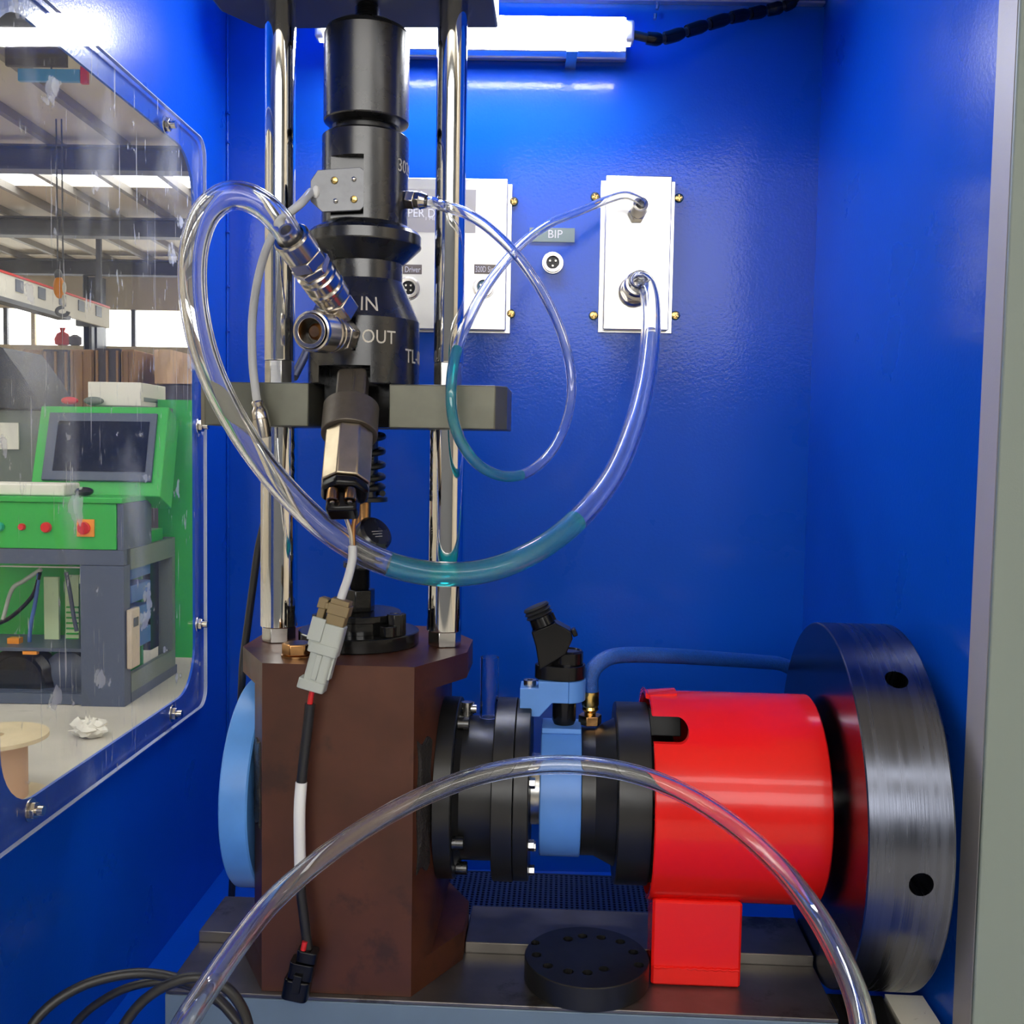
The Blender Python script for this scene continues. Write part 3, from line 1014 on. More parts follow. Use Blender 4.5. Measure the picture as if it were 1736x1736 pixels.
cut(hd, G().bx(sx - 0.05, sx + 0.0041, -0.03, 0.03, zb0 - 0.01, zb1 + 0.01), bk.off)
bk.part('cap_screw', G().ring((xb0 + 0.0095, -0.006, zb1 - 0.0073), (xb0 + 0.0095, -0.006, zb1 - 0.0015), 0.0065, 0.003, 20), NICKEL)
bk.part('rear_post', G().bx(xb0 + 0.014, xb0 + 0.027, 0.0145, 0.026, AX + rC + 0.001, zb1 - 0.009), PLASTIC)

sn = Thing('speed_sensor', 'black plastic speed sensor plugged upright into the light blue bracket', 'sensor', base=(sx, 0, AX + rE), frame=MF)
zprobe = AX + rE + 0.0032
sn.part('probe', G().lathe([(0.0105, zprobe), (0.0122, zprobe + 0.004), (0.0122, zb1 + 0.0004)], 32, Matrix.Translation((sx, 0, 0))), PLASTIC)
zc0 = zb1 + 0.0006
ear = [(sx + 0.021 * math.cos(R_(t)), 0.021 * math.sin(R_(t))) for t in range(-100, 101, 20)]
ear += [(sx - 0.020 + 0.011 * math.cos(R_(t)), 0.011 * math.sin(R_(t)) - 0.004) for t in range(110, 251, 20)]
zc1 = M(930, 1131, -0.02).z
sn.part('mounting_ear', G().prism(ear, zc0, zc1), PLASTIC, bev=0.0008)
sn.part('bush', G().ring((sx - 0.020, -0.004, zc1 + 0.0002), (sx - 0.020, -0.004, zc1 + 0.006), 0.008, 0.004, 20), BLKOX)
zc2 = M(960, 1102, 0).z
sn.part('turret', G().lathe([(0.0165, zc1 + 0.0002), (0.0165, zc2 - 0.002), (0.0148, zc2), (0.013, zc2), (0.0125, zc2 - 0.001)], 36, Matrix.Translation((sx + 0.002, 0.002, 0))), PLASTIC)
# tilted plug
pa = M(944, 1112, -0.004); pb = M(908, 1027, -0.004)
pd = (pb - pa).normalized()
ex = V((pd.z, 0, -pd.x)).normalized(); eyv = pd.cross(ex)
pm = basis(pa, ex, eyv, pd)
L_ = (pb - pa).length
body = sn.part('plug_body', G().prism([(-0.021, -0.005), (0.010, 0.000), (0.0225, 0.012), (0.0240, 0.020), (0.0125, 0.0340), (-0.0135, 0.0345), (-0.0150, 0.020)], -0.012, 0.014, 'y', pm), PLASTIC, bev=0.0012)
sn.part('plug_latch', G().bx(0.0235, 0.0285, -0.006, 0.006, 0.012, 0.020, pm), PLASTIC, parent=body, bev=0.001)
sn.part('plug_foot', G().bx(-0.0225, -0.0165, -0.006, 0.006, -0.013, -0.0055, pm), PLASTIC, parent=body, bev=0.001)
sn.part('plug_neck', G().lathe([(0.0125, 0.0347), (0.0118, L_ - 0.012)], 24, pm), PLASTIC)
for k in range(5):
    a = R_(200 + 35 * k)
    sn.part('plug_rib', G().bx(-0.0008, 0.0008, 0.0120, 0.0142, 0.0355, L_ - 0.013, pm @ Matrix.Rotation(a, 4, 'Z')), PLASTIC)
zz = L_ - 0.0115
seal = [(0.0128, zz), (0.0142, zz + 0.0015), (0.0128, zz + 0.003), (0.0120, zz + 0.0035), (0.0142, zz + 0.0055), (0.0122, zz + 0.0075), (0.0138, zz + 0.0095), (0.0125, zz + 0.0115), (0.009, zz + 0.012)]
sn.part('rubber_seal', G().lathe(seal, 24, pm), RUBBER)

# blue braided hose on its brass ferrule
fx = M(1000, 1225, 0.012)
bh = Thing('braided_hose', 'blue braided hose with brass ferrule curving behind the flywheel', 'hose', base=fx, frame=MF)
def MY(px, py, y): return M(px, py, y)
hz0 = M(1000, 1233, 0.012).z
zmin = AX + rF + 0.002
fz = [M(1000, y, 0.012).z for y in (1233, 1216, 1202, 1172)]
fz[0] = max(fz[0], zmin)
bh.part('hex_nut', G().prism(ngon(6, 0.0125, 0.2, (fx.x, 0.012)), fz[0], fz[0] + 0.010), COPPER, bev=0.0008)
bh.part('ferrule', G().lathe([(0.006, fz[0] + 0.0102), (0.0062, fz[2] - 0.003), (0.0088, fz[2]), (0.0080, fz[2] + 0.003), (0.0090, fz[2] + 0.005), (0.0090, fz[3])], 28, Matrix.Translation((fx.x, 0.012, 0))), BRASS)
path = spl([V((fx.x, 0.012, fz[3] + 0.0003)), M(1001, 1150, 0.012), M(1010, 1130, 0.015), M(1035, 1114, 0.025), M(1075, 1110, 0.045), M(1140, 1112, 0.075), M(1220, 1117, 0.14), M(1290, 1122, 0.195), M(1325, 1126, 0.215), M(1350, 1140, 0.22), M(1380, 1170, 0.225)], 10)
HOSEB = pbr('blue_braid', (0.010, 0.075, 0.34), 0.35, bump=0.9, bscale=900, var=0.25, vscale=500)
bh.part('hose', G().sweep(path, 0.0085, 14), HOSEB)

# ------------------------------------------------------------------ loose drilled disc on the bed
zt_d = ZBED + 0.0235
c0 = M(995, 1620, zt_d, 2)
rr_d = (M(1099, 1622, zt_d, 2) - M(888, 1622, zt_d, 2)).length / 2
dk = Thing('drilled_disc', 'loose black disc with a ring of twelve holes lying on the bed', 'disc', base=(c0.x, c0.y, ZBED), frame=MF)
for o_ in bed.o.children:
    if o_.name.startswith('rear_plate') and max(v.co.x for v in o_.data.vertices) > 0.2:
        cut(o_, G().cyl((c0.x, c0.y, ZBED - 0.0003), (c0.x, c0.y, ZBED + 0.05), rr_d + 0.0012, 64), bed.off)
dd = dk.part('disc_body', G().lathe([(rr_d - 0.0005, ZBED + 0.0003), (rr_d, ZBED + 0.001), (rr_d, zt_d - 0.001), (rr_d - 0.001, zt_d)], 96, Matrix.Translation((c0.x, c0.y, 0))), BLKSAT)
cg = G()
for (u, w) in ((653, 783), (830, 763), (908, 748), (1008, 755), (1110, 778), (1180, 833), (1210, 902), (1022, 923), (935, 943), (832, 937), (722, 907), (662, 848)):
    q = M(700 + u * 0.3168, 1350 + w * 0.3168, zt_d, 2)
    cg.cyl((q.x, q.y, zt_d - 0.012), (q.x, q.y, zt_d + 0.01), 0.0052, 20)
cut(dd, cg, dk.off)

# ------------------------------------------------------------------ flange stack on top of the block
fl = Thing('plunger_flange', 'oily black stepped flange with stud and hexagon nut on top of the block', 'flange', base=(0, 0, 0.0), frame=MF)
cxn = -0.002
def tm(x=cxn, y=0.0): return Matrix.Translation((x, y, 0))
zA = 0.0145
fl.part('base_ring', G().lathe([(0.0612, 0.0003), (0.0618, 0.001), (0.0618, zA - 0.001), (0.0606, zA)], 72, tm()), BLKOIL)
fl.part('step_ring', G().lathe([(0.0400, zA + 0.0002), (0.0400, 0.0265)], 64, tm()), BLKOIL)
fl.part('upper_disc', G().lathe([(0.0425, 0.0267), (0.0430, 0.0275), (0.0430, 0.0330), (0.0422, 0.0338)], 64, tm()), BLKOIL)
zN0, zN1 = 0.0340, 0.0565
fl.part('hex_nut', G().prism(ngon(6, 0.0165, 0.45, (cxn, 0)), zN0, zN1), BLKOIL, bev=0.001)
# threaded stud (ridged)
zS1 = M(613, 962, 0).z
prof = [(0.0095, zN1 + 0.0002)]
z = zN1 + 0.001
while z < zS1 - 0.002:
    prof += [(0.0098, z), (0.0111, z + 0.00055), (0.0098, z + 0.0011)]
    z += 0.0013
prof += [(0.0098, zS1)]
fl.part('threaded_stud', G().lathe(prof, 28, tm()), BLKOIL)
zC1 = M(613, 952, 0).z
fl.part('stud_collar', G().lathe([(0.0190, zS1 + 0.0002), (0.0198, zS1 + 0.001), (0.0198, zC1)], 32, tm(0.001)), BLKOX)
for (px, py, y, kind) in ((687, 1078, 0.012, 0), (664, 1080, -0.030, 1), (527, 1080, 0.0, 0), (560, 1074, 0.030, 1), (655, 1074, 0.040, 0)):
    p = M(px, py, zA + 0.0003, 2) if kind == 1 else M(px, py, zA + 0.0003, 2)
    rr = math.hypot(p.x - cxn, p.y)
    tgt = 0.0520
    p = V((cxn + (p.x - cxn) * tgt / rr, p.y * tgt / rr, zA + 0.0003))
    if kind == 0:
        fl.part('socket_bolt', G().ring((p.x, p.y, p.z), (p.x, p.y, p.z + 0.0215), 0.0088, 0.0042, 8), BLKOIL, bev=0.0006)
    else:
        fl.part('socket_bolt', G().ring((p.x, p.y, p.z), (p.x, p.y, p.z + 0.0105), 0.0085, 0.0042, 24), BLKOIL, bev=0.0006)

# ------------------------------------------------------------------ guide rods
def zy(px, py): return M(px, py, 0).z
ARM_Z1, ARM_Z0 = M(440, 648, -0.05).z, M(440, 722, -0.05).z
ZTOP = 0.6432
for (xc, nm, side) in ((-0.0862, 'left', -1), (0.0872, 'right', 1)):
    t = Thing('guide_rod', ('chrome guide rod on the left of the press, beside the window' if side < 0 else 'chrome guide rod on the right of the press, before the stainless panel'), 'rod', base=(xc, 0, 0), frame=MF, group='chrome guide rods of the press')
    t.part('hex_foot', G().prism(ngon(6, 0.0172, 0.28, (xc, 0)), 0.0004, zy(470, 1061)), STEEL, bev=0.0006)
    t.part('lower_shaft', G().lathe([(0.0185, zy(470, 1061) + 0.0002), (0.0190, zy(470, 1061) + 0.001), (0.0190, ARM_Z0 - 0.0003)], 48, tm(xc)), CHROME)
    zf0, zf1 = ARM_Z1 + 0.0003, zy(470, 612)
    t.part('wrench_flats', G().prism(ngon(8, 0.0150, R_(22.5), (xc, 0)), zf0, zf1), STEEL, bev=0.0006)
    t.part('upper_shaft', G().lathe([(0.0150, zf1 + 0.0002), (0.0152, zf1 + 0.001), (0.0152, ZTOP - 0.0003)], 48, tm(xc)), CHROME)

# press plate above the frame
pc = [M(px, py, ZTOP, 2) for px, py in ((380, 20), (440, 50), (845, 47))]
yb_ = pc[1].y
xle = pc[0].x - 0.004
xri = pc[2].x
single('press_plate', G().prism([(pc[1].x, yb_), (xle, pc[0].y), (xle, -0.10), (xri, -0.10), (xri, yb_)], ZTOP, ZTOP + 0.045), PLATE, 'dark flat plate joining the tops of both chrome rods', 'plate', frame=MF, bev=0.003)

# clamp arm with open slot in front
ya = -0.05
xA0, xA1 = M(347, 690, ya).x, M(839, 690, ya).x
xs0, xs1_ = M(523, 690, ya).x, M(659, 690, ya).x
arc = [(0.0005 + 0.0408 * math.cos(R_(t)), 0.0408 * math.sin(R_(t))) for t in range(0, 181, 12)]
poly = [(xA0, ya), (xs0, ya), (-0.0403, -0.006)] + arc[::-1] + [(0.0413, -0.006), (xs1_, ya), (xA1, ya), (xA1 + 0.011, ya + 0.014), (xA1 + 0.011, 0.050), (xA0 - 0.008, 0.050), (xA0 - 0.008, ya + 0.012)]
# polygon order: counter-clockwise from front left
single('clamp_arm', G().prism(poly, ARM_Z0, ARM_Z1), ARMG, 'grey-green steel clamp arm with open slot across both rods', 'clamp', frame=MF, bev=0.0012)

# ------------------------------------------------------------------ press ram (screw + top cylinder)
S = 1.05 / 1736
def zc_(py): return M(618, py, 0).z
ram = Thing('press_ram', 'black screw-driven ram cylinder hanging from the top plate', 'press ram', base=(0.001, 0, zc_(228)), frame=MF)
xc0 = 0.0015
prof = [(0.0105, zc_(46) + 0.0003)]
z = zc_(46) + 0.001
while z < ZTOP - 0.003:
    prof += [(0.0105, z), (0.0122, z + 0.0010), (0.0105, z + 0.0020)]
    z += 0.0023
prof += [(0.0105, ZTOP - 0.0003)]
ram.part('threaded_screw', G().lathe(prof, 32, tm(xc0)), BLKSAT)
ram.part('ram_cylinder', G().lathe([(0.034, zc_(211) - 0.004), (0.0415, zc_(211)), (0.0424, zc_(209)), (0.0424, zc_(62)), (0.0400, zc_(54)), (0.0330, zc_(47)), (0.012, zc_(46))], 72, tm(xc0)), BLKOX)
ram.part('neck_ring', G().lathe([(0.0300, zc_(231)), (0.0300, zc_(218)), (0.0290, zc_(213) - 0.0042)], 56, tm(xc0)), BLKSAT)

# ------------------------------------------------------------------ fuel adapter sleeve
xs = 0.001
ad = Thing('fuel_adapter', 'black stepped fuel adapter lettered IN and OUT, clamped in the arm', 'adapter', base=(xs, 0, ARM_Z0), frame=MF)
us = ad.part('upper_sleeve', G().lathe([(0.0, zc_(385)), (0.0430, zc_(385)), (0.0432, zc_(384)), (0.0432, zc_(236)), (0.0405, zc_(232)), (0.0, zc_(232))], 72, tm(xs)), BLKOX)
cut(us, G().bx(xs - 0.036, xs + 0.0065, -0.08, -0.0330, zc_(383), zc_(281)), ad.off)
ad.part('flange_ring', G().lathe([(0.0385, zc_(449)), (0.0565, zc_(420)), (0.0570, zc_(418)), (0.0570, zc_(402)), (0.0545, zc_(396)), (0.0440, zc_(385.5)), (0.030, zc_(385.5))], 80, tm(xs)), BLKOX)
r1, r2 = 0.0382, 0.0560
zk0, zk1 = zc_(546), zc_(479)
zbod = ARM_Z1 + 0.0003
bd = ad.part('cone_body', G().lathe([(0.030, zbod), (0.0552, zbod), (r2, zbod + 0.001), (r2, zk0), (r1, zk1), (r1, zc_(449) - 0.0003), (0.028, zc_(449) - 0.0003)], 80, tm(xs)), BLKOX)
# slot in front of the body, pockets for the couplings
xq0, xq1 = M(537, 640, -0.05).x, M(629, 640, -0.05).x
cut(bd, G().bx(xq0, xq1, -0.1, 0.01, zbod - 0.01, zc_(626)), ad.off)
xo1 = M(605, 580, -0.05).x
cut(bd, G().bx(xs - 0.05, xo1, -0.1, -0.045, zc_(603), zc_(548)), ad.off)
gb = ad.part('guide_bore', G().lathe([(0.0392, ARM_Z0 + 0.001), (0.0392, zbod - 0.0004)], 64, tm(0.0005)), BLKOIL)
cut(gb, G().bx(-0.06, 0.06, -0.1, -0.012, ARM_Z0 - 0.01, zbod + 0.01), ad.off)


def curved(s, size, ext, px, py, mat, rfun, width, name):
    """letters wrapped on a surface of revolution about x=xs,y=0"""
    o = MF.m @ (CAMP - MF.o); d = MF.m @ ray(px, py)
    rr = rfun(M(px, py, -0.05).z)
    ox, oy = o.x - xs, o.y
    A_, B_, C_ = d.x ** 2 + d.y ** 2, 2 * (ox * d.x + oy * d.y), ox ** 2 + oy ** 2 - rr ** 2
    disc = B_ * B_ - 4 * A_ * C_
    t_ = (-B_ - math.sqrt(max(disc, 0))) / (2 * A_)
    h = o + d * t_
    ang = math.atan2(h.x - xs, -h.y)

    def fm(u, v, w):
        z_ = h.z + v
        r_ = rfun(z_) + w + 0.00025
        a = ang + u * 0.88 / rr
        return V((xs + r_ * math.sin(a), -r_ * math.cos(a), z_))
    g_ = text_g(s, size, ext, fm)
    return ad.part(name, g_, mat, smooth=0)


def r_cone(z_):
    if z_ >= zk1:
        return r1
    if z_ <= zk0:
        return r2
    return r2 + (r1 - r2) * (z_ - zk0) / (zk1 - zk0)


curved('IN', 0.0205, 0.0001, 626, 516, ENGR, r_cone, None, 'lettering')
curved('OUT', 0.0185, 0.0001, 643, 572, ENGR, lambda z_: r2, None, 'lettering')
curved('TL-01', 0.0195, 0.0001, 705, 607, ENGR, lambda z_: r2, None, 'lettering')
curved('3024', 0.0180, 0.0001, 688, 286, ENGR, lambda z_: 0.0432, None, 'lettering')

# cloudy acrylic sensor plate on the flat of the sleeve
pyy = -0.0385
c = [M(px, py, pyy) for px, py in ((528, 308), (540, 290), (612, 285), (619, 291), (619, 351), (612, 358), (548, 361), (528, 343))]
sp = Thing('sensor_plate', 'cloudy acrylic plate with brass screws on the sleeve front', 'plate', base=(c[6].x, pyy, c[6].z), frame=MF)
pgm = sp.part('clear_plate', G().prism([(q.x, q.z) for q in c[::-1]], pyy - 0.004, pyy, 'y'), CLOUDY, bev=0.0006)
for (px, py, br) in ((567, 306, 1), (600, 338, 1), (600, 304, 0), (569, 341, 0)):
    q = M(px, py, pyy - 0.004)
    sp.part('screw', G().lathe([(0.0036 if br else 0.0024, 0.0002), (0.0032 if br else 0.002, 0.002), (0.001, 0.0026), (0, 0.0026)], 16, axm(q, (0, -1, 0))), BRASS if br else NICKEL)
q0, q1 = M(527, 327, pyy), M(538, 327, pyy)
sp.part('cable_grommet', G().sphere((q0.x + 0.006, pyy - 0.0035, q0.z), 0.0052, 16, 8, (0.75, 0.8, 1.25)), WHITE)
sp.part('sensor_nose', G().cyl((M(608, 325, pyy).x, pyy + 0.0003, q0.z), (M(608, 325, pyy).x, pyy + 0.0050, q0.z), 0.0142, 28), CLOUDY)

# nickel elbow fitting for the thin hose, right of the sleeve
e0 = M(683, 338, -0.006); e1 = M(722, 342, -0.012)
ed = (e1 - e0).normalized()
e0 = V((xs + 0.0437, -0.006, e0.z))
ef = Thing('sleeve_fitting', 'small nickel fitting on the right of the black sleeve', 'fitting', base=e0, frame=MF)
Lf = (e1 - e0).length
ef.part('hex_body', G().prism(ngon(6, 0.0098, 0.3), 0.0, 0.009, 'z', axm(e0, ed)), NICKEL, bev=0.0007)
ef.part('hex_nut', G().prism(ngon(6, 0.0088, 0.1), 0.0092, 0.0145, 'z', axm(e0, ed)), NICKEL, bev=0.0005)
ef.part('cone_sleeve', G().lathe([(0.0088, 0.0147), (0.0080, 0.0155), (0.0068, Lf), (0.0058, Lf), (0.0058, 0.0147)], 24, axm(e0, ed)), NICKEL)

# ------------------------------------------------------------------ quick couplings IN and OUT
def coupling(name, label, p, q, prof_parts, open_face):
    t = Thing(name, label, 'coupling', base=p, frame=MF)
    d = (q - p).normalized()
    return t, axm(p, d), (q - p).length


pin0, pin1 = M(584, 531, -0.066), M(492, 401, -0.148)
t, am, L = coupling('inlet_coupling', 'nickel quick coupling joined to the thick hose above the OUT port', pin0, pin1, None, False)
k = L / 0.118
t.part('hex_base', G().prism(ngon(6, 0.0165, 0.3), 0.002, 0.024 * k, 'z', am), NICKEL, bev=0.0012)
t.part('sleeve', G().lathe([(0.0140, 0.0242 * k), (0.0170, 0.028 * k), (0.0172, 0.040 * k), (0.0180, 0.042 * k), (0.0180, 0.045 * k), (0.0165, 0.047 * k), (0.0180, 0.050 * k), (0.0180, 0.060 * k), (0.0160, 0.062 * k), (0.0180, 0.064 * k), (0.0180, 0.069 * k), (0.0150, 0.071 * k)], 40, am), NICKEL)
t.part('hex_nut', G().prism(ngon(6, 0.0185, 0.6), 0.0712 * k, 0.080 * k, 'z', am), NICKEL, bev=0.001)
t.part('lock_nut', G().prism(ngon(6, 0.0178, 0.1), 0.0803 * k, 0.094 * k, 'z', am), NICKEL, bev=0.001)
t.part('hose_collar', G().lathe([(0.0150, 0.0942 * k), (0.0168, 0.096 * k), (0.0168, 0.116 * k), (0.0155, 0.118 * k), (0.0128, 0.118 * k), (0.0128, 0.0942 * k)], 40, am), NICKEL)
t.part('barb', G().ring(am @ V((0, 0, 0.105 * k)), am @ V((0, 0, 0.128 * k)), 0.0080, 0.0055, 28), NICKEL)

po0, po1 = M(583, 568, -0.0545), M(525, 561, -0.122)
t, am, L = coupling('outlet_coupling', 'open nickel quick coupling facing forward beside the OUT lettering', po0, po1, None, True)
k = L / 0.078
t.part('hex_base', G().prism(ngon(6, 0.0185, 0.2), 0.001, 0.020 * k, 'z', am), NICKEL, bev=0.0012)
t.part('sleeve', G().lathe([(0.0150, 0.0202 * k), (0.0182, 0.026 * k), (0.0182, 0.034 * k), (0.0170, 0.0355 * k), (0.0182, 0.037 * k), (0.0190, 0.044 * k), (0.0178, 0.046 * k), (0.0190, 0.048 * k), (0.0190, 0.072 * k), (0.0182, 0.075 * k), (0.0165, 0.0755 * k), (0.0165, 0.050 * k), (0.0100, 0.049 * k)], 48, am), NICKEL)
t.part('inner_ring', G().ring(am @ V((0, 0, 0.055 * k)), am @ V((0, 0, 0.078 * k)), 0.0155, 0.0115, 40), NICKEL, bev=0.0005)
t.part('bore', G().cyl(am @ V((0, 0, 0.0505 * k)), am @ V((0, 0, 0.058 * k)), 0.0112, 32), BLKOIL)
t.part('check_valve', G().lathe([(0.0075, 0.0), (0.0075, 0.006), (0.005, 0.009), (0, 0.009)], 24, axm(am @ V((0, 0, 0.0582 * k)), (am.to_3x3() @ V((0, 0, 1))))), COPPER)

# ------------------------------------------------------------------ injector under the adapter
inj = Thing('diesel_injector', 'dark unit injector with angled solenoid and coil spring below the arm', 'injector', base=(0.0, 0, zc_(880)), frame=MF)
ia, ib = M(600, 634, -0.042), M(585, 832, -0.118)
iu = (ia - ib).normalized()                      # upwards along the solenoid axis
def it(py):                                      # position along the axis for an image row
    t_ = (py - 634) / (832 - 634)
    return ia + (ib - ia) * t_
irt = V((1, 0, 0)); irt = (irt - iu * irt.dot(iu)).normalized()
ifw = irt.cross(iu)                              # roughly towards the viewer (negative y)
def im(p): return basis(p, irt, ifw, iu)
sgn = 1 if ifw.y < 0 else -1
Ltab = (it(634) - it(684)).length
tabp = G().prism(rrect(-0.0145, 0.0140, 0.0, Ltab, 0.005, 4), -0.010, 0.010, 'y', im(it(684)))
inj.part('clamp_tab', tabp, CAST, bev=0.002)
inj.part('tab_ridge', G().sweep([it(676) + ifw * sgn * 0.0102 + irt * 0.002, it(655) + ifw * sgn * 0.0106 + irt * 0.003, it(640) + ifw * sgn * 0.0100 + irt * 0.002], 0.0010, 6), CAST)
rc = 0.0262
inj.part('collar', G().lathe([(0.0225, 0.0), (rc, 0.0), (rc + 0.0004, 0.001), (rc + 0.0004, (it(690) - it(742)).length - 0.003), (rc - 0.003, (it(690) - it(742)).length)], 56, im(it(742))), CAST)
Lh = (it(742) - it(824)).length
inj.part('solenoid_body', G().prism(ngon(8, 0.0236, R_(10)), 0.0, Lh - 0.0004, 'z', im(it(824))), FACET, bev=0.0012, smooth=20)
for a0_ in (-90 - 22.5, -90 + 22.5):
    pass
inj.part('end_cap', G().prism(ngon(8, 0.0232, R_(10)), 0.0, 0.0105, 'z', im(it(824) - iu * 0.011)), PLASTIC, bev=0.003)
cap_c = it(824) - iu * 0.0112
inj.part('terminal_block', G().bx(-0.0150, 0.0130, -0.010, 0.010, -0.020, -0.0002, im(cap_c)), PLASTIC, bev=0.003)
for u in (-0.0080, 0.0075):
    q = cap_c + irt * u + ifw * sgn * 0.0125
    sd_ = inj.part('terminal_stud', G().lathe([(0.0052, -0.0010), (0.0056, -0.004), (0.0056, -0.012), (0.0045, -0.0125), (0.0045, -0.009), (0.0, -0.009)], 20, im(q)), COPPER)
    inj.part('stud_tip', G().cyl(q - iu * 0.0126, q - iu * 0.015, 0.0022, 10), NICKEL, parent=sd_)
# return spring and plunger
spx = 0.0005
zsp0, zsp1 = zc_(842), ARM_Z0 - 0.002
hel = []
turns = 5.2
for i in range(int(turns * 20) + 1):
    a = i / 20 * 2 * PI
    f = i / (turns * 20)
    zz = zsp0 + 0.003 + (zsp1 - zsp0 - 0.006) * (f ** 1.35)
    hel.append(V((spx + 0.0185 * math.cos(a), 0.012 + 0.0185 * math.sin(a), zz)))
inj.part('return_spring', G().sweep(hel, 0.0032, 10), BLKSAT)
inj.part('spring_seat', G().lathe([(0.0235, zsp0 - 0.0055), (0.0235, zsp0 - 0.001)], 40, tm(spx, 0.012)), BLKSAT, bev=0.0006)
inj.part('barrel', G().lathe([(0.0135, zsp0 - 0.0008), (0.0135, ARM_Z0 + 0.0005)], 36, tm(spx, 0.012)), BLKOX)
inj.part('plunger', G().lathe([(0.0075, zC1 + 0.018), (0.0080, zsp0 - 0.0058)], 28, tm(spx, 0.004)), COPPER)

# tappet cap, tilted round head above the stud
tp = M(634, 906, -0.004)
td = V((0.62, -0.52, 0.58)).normalized()
tap = Thing('tappet_cap', 'round black tappet cap tilted over the threaded stud', 'tappet', base=(0.0, 0, zC1), frame=MF)
tap.part('stem', G().lathe([(0.0128, zC1 + 0.0004), (0.0135, zC1 + 0.002), (0.0135, zC1 + 0.016), (0.0100, zC1 + 0.0175)], 30, tm(0.0005, 0.004)), BLKOX)
cm = axm(tp - td * 0.012, td)
tap.part('cap_head', G().lathe([(0.010, -0.004), (0.0168, 0.000), (0.0190, 0.004), (0.0196, 0.012), (0.0188, 0.016), (0.0160, 0.0185), (0.0, 0.0192)], 44, cm), BLKOX)
tap.part('etched_mark', G().add([cm @ V((-0.0075 + 0.0002 * k, -0.006 + 0.004 * (k % 3), 0.0)) for k in range(0)], []).bx(-0.008, 0.006, -0.0008, -0.0003, 0.0191, 0.0194, cm).bx(-0.008, 0.004, -0.0038, -0.0033, 0.0190, 0.0194, cm).bx(-0.006, 0.003, -0.0068, -0.0063, 0.0188, 0.0193, cm), ENGR)

# ------------------------------------------------------------------ wire harness in front of the block
def H(px, py, y): return M(px, py, y)
hr_ = Thing('wire_harness', 'two-wire lead with grey connector hanging down the brown block', 'wire', base=H(513, 1680, -0.135), frame=MF)
hr_.part('lead_strand', G().sweep(spl([H(582, 866, -0.118), H(589, 884, -0.112), H(595, 905, -0.108), H(597, 930, -0.105)], 6), 0.0022, 8), NICKEL)
hr_.part('lead_strand', G().sweep(spl([H(605, 868, -0.112), H(600, 886, -0.110), H(599, 905, -0.107), H(600, 930, -0.104)], 6), 0.0022, 8), COPPER)
hr_.part('upper_lead', G().sweep(spl([H(598, 925, -0.106), H(597, 950, -0.107), H(590, 980, -0.112), H(583, 1000, -0.118), H(577, 1018, -0.122)], 8), 0.0040, 12), CABLEG)
# connector body: a tilted frame
qa, qb = H(571, 1022, -0.124), H(531, 1168, -0.128)
qd = (qa - qb).normalized()
qx = V((1, 0, 0)); qx = (qx - qd * qx.dot(qd)).normalized()
qy = qd.cross(qx)
qm = basis(qb, qx, qy, qd)
QL = (qa - qb).length
def fr(py): return (1168 - py) / (1168 - 1022) * QL
tanb = hr_.part('brown_housing', G().bx(-0.0045, 0.0128, -0.0080, 0.0080, fr(1064), fr(1014), qm).bx(-0.0140, -0.0075, -0.006, 0.006, fr(1058), fr(1018), qm), TANP, bev=0.0008)
hr_.part('housing_shoulder', G().bx(-0.0055, 0.0142, -0.0092, 0.0092, fr(1040), fr(1022), qm).bx(-0.0155, -0.0065, -0.0072, 0.0072, fr(1036), fr(1019), qm).bx(-0.0085, -0.0005, -0.0085, -0.002, fr(1034), fr(1024), qm), TANP, parent=tanb, bev=0.0008)
gy = hr_.part('grey_housing', G().prism(rrect(-0.0105, 0.0110, -0.0085, 0.0085, 0.004, 3), fr(1168) + 0.008, fr(1100), 'z', qm), GREYP, bev=0.0006)
hr_.part('grey_collar', G().prism(rrect(-0.0148, 0.0145, -0.0100, 0.0100, 0.004, 3), fr(1098), fr(1056), 'z', qm), GREYP, parent=gy, bev=0.0008)
hr_.part('grey_band', G().prism(rrect(-0.0135, 0.0142, -0.0110, 0.0110, 0.004, 3), fr(1107), fr(1090), 'z', qm), GREYP, parent=gy, bev=0.0006)
hr_.part('grey_key', G().bx(-0.0160, -0.0030, -0.0118, -0.0085, fr(1088), fr(1050), qm), GREYP, parent=gy, bev=0.0008)
hr_.part('grey_spine', G().bx(-0.0035, 0.0020, -0.0102, -0.0080, fr(1150), fr(1108), qm), GREYP, parent=gy, bev=0.0006)
hr_.part('grey_side_rail', G().bx(0.0105, 0.0128, -0.0060, 0.0060, fr(1146), fr(1108), qm), GREYP, parent=gy, bev=0.0006)
hr_.part('grey_foot', G().prism(rrect(-0.0140, 0.0110, -0.0100, 0.0100, 0.003, 3), -0.0005, fr(1152), 'z', qm), GREYP, parent=gy, bev=0.0008)
hr_.part('red_wire', G().sweep(spl([H(530, 1168, -0.128), H(527, 1182, -0.127), H(524, 1200, -0.127)], 6), 0.0026, 10), REDW)
hr_.part('black_sheath', G().sweep(spl([H(526, 1193, -0.127), H(522, 1230, -0.126), H(516, 1280, -0.126), H(511, 1328, -0.126)], 8), 0.0047, 12), RUBBER)
hr_.part('white_sleeve', G().sweep(spl([H(511, 1326, -0.126), H(508, 1370, -0.127), H(508, 1420, -0.127), H(509, 1475, -0.127)], 8), 0.0054, 14), WHITE)
hr_.part('black_sheath', G().sweep(spl([H(509, 1474, -0.127), H(510, 1510, -0.127), H(516, 1560, -0.128), H(521, 1600, -0.129), H(524, 1618, -0.130)], 8), 0.0046, 12), RUBBER)
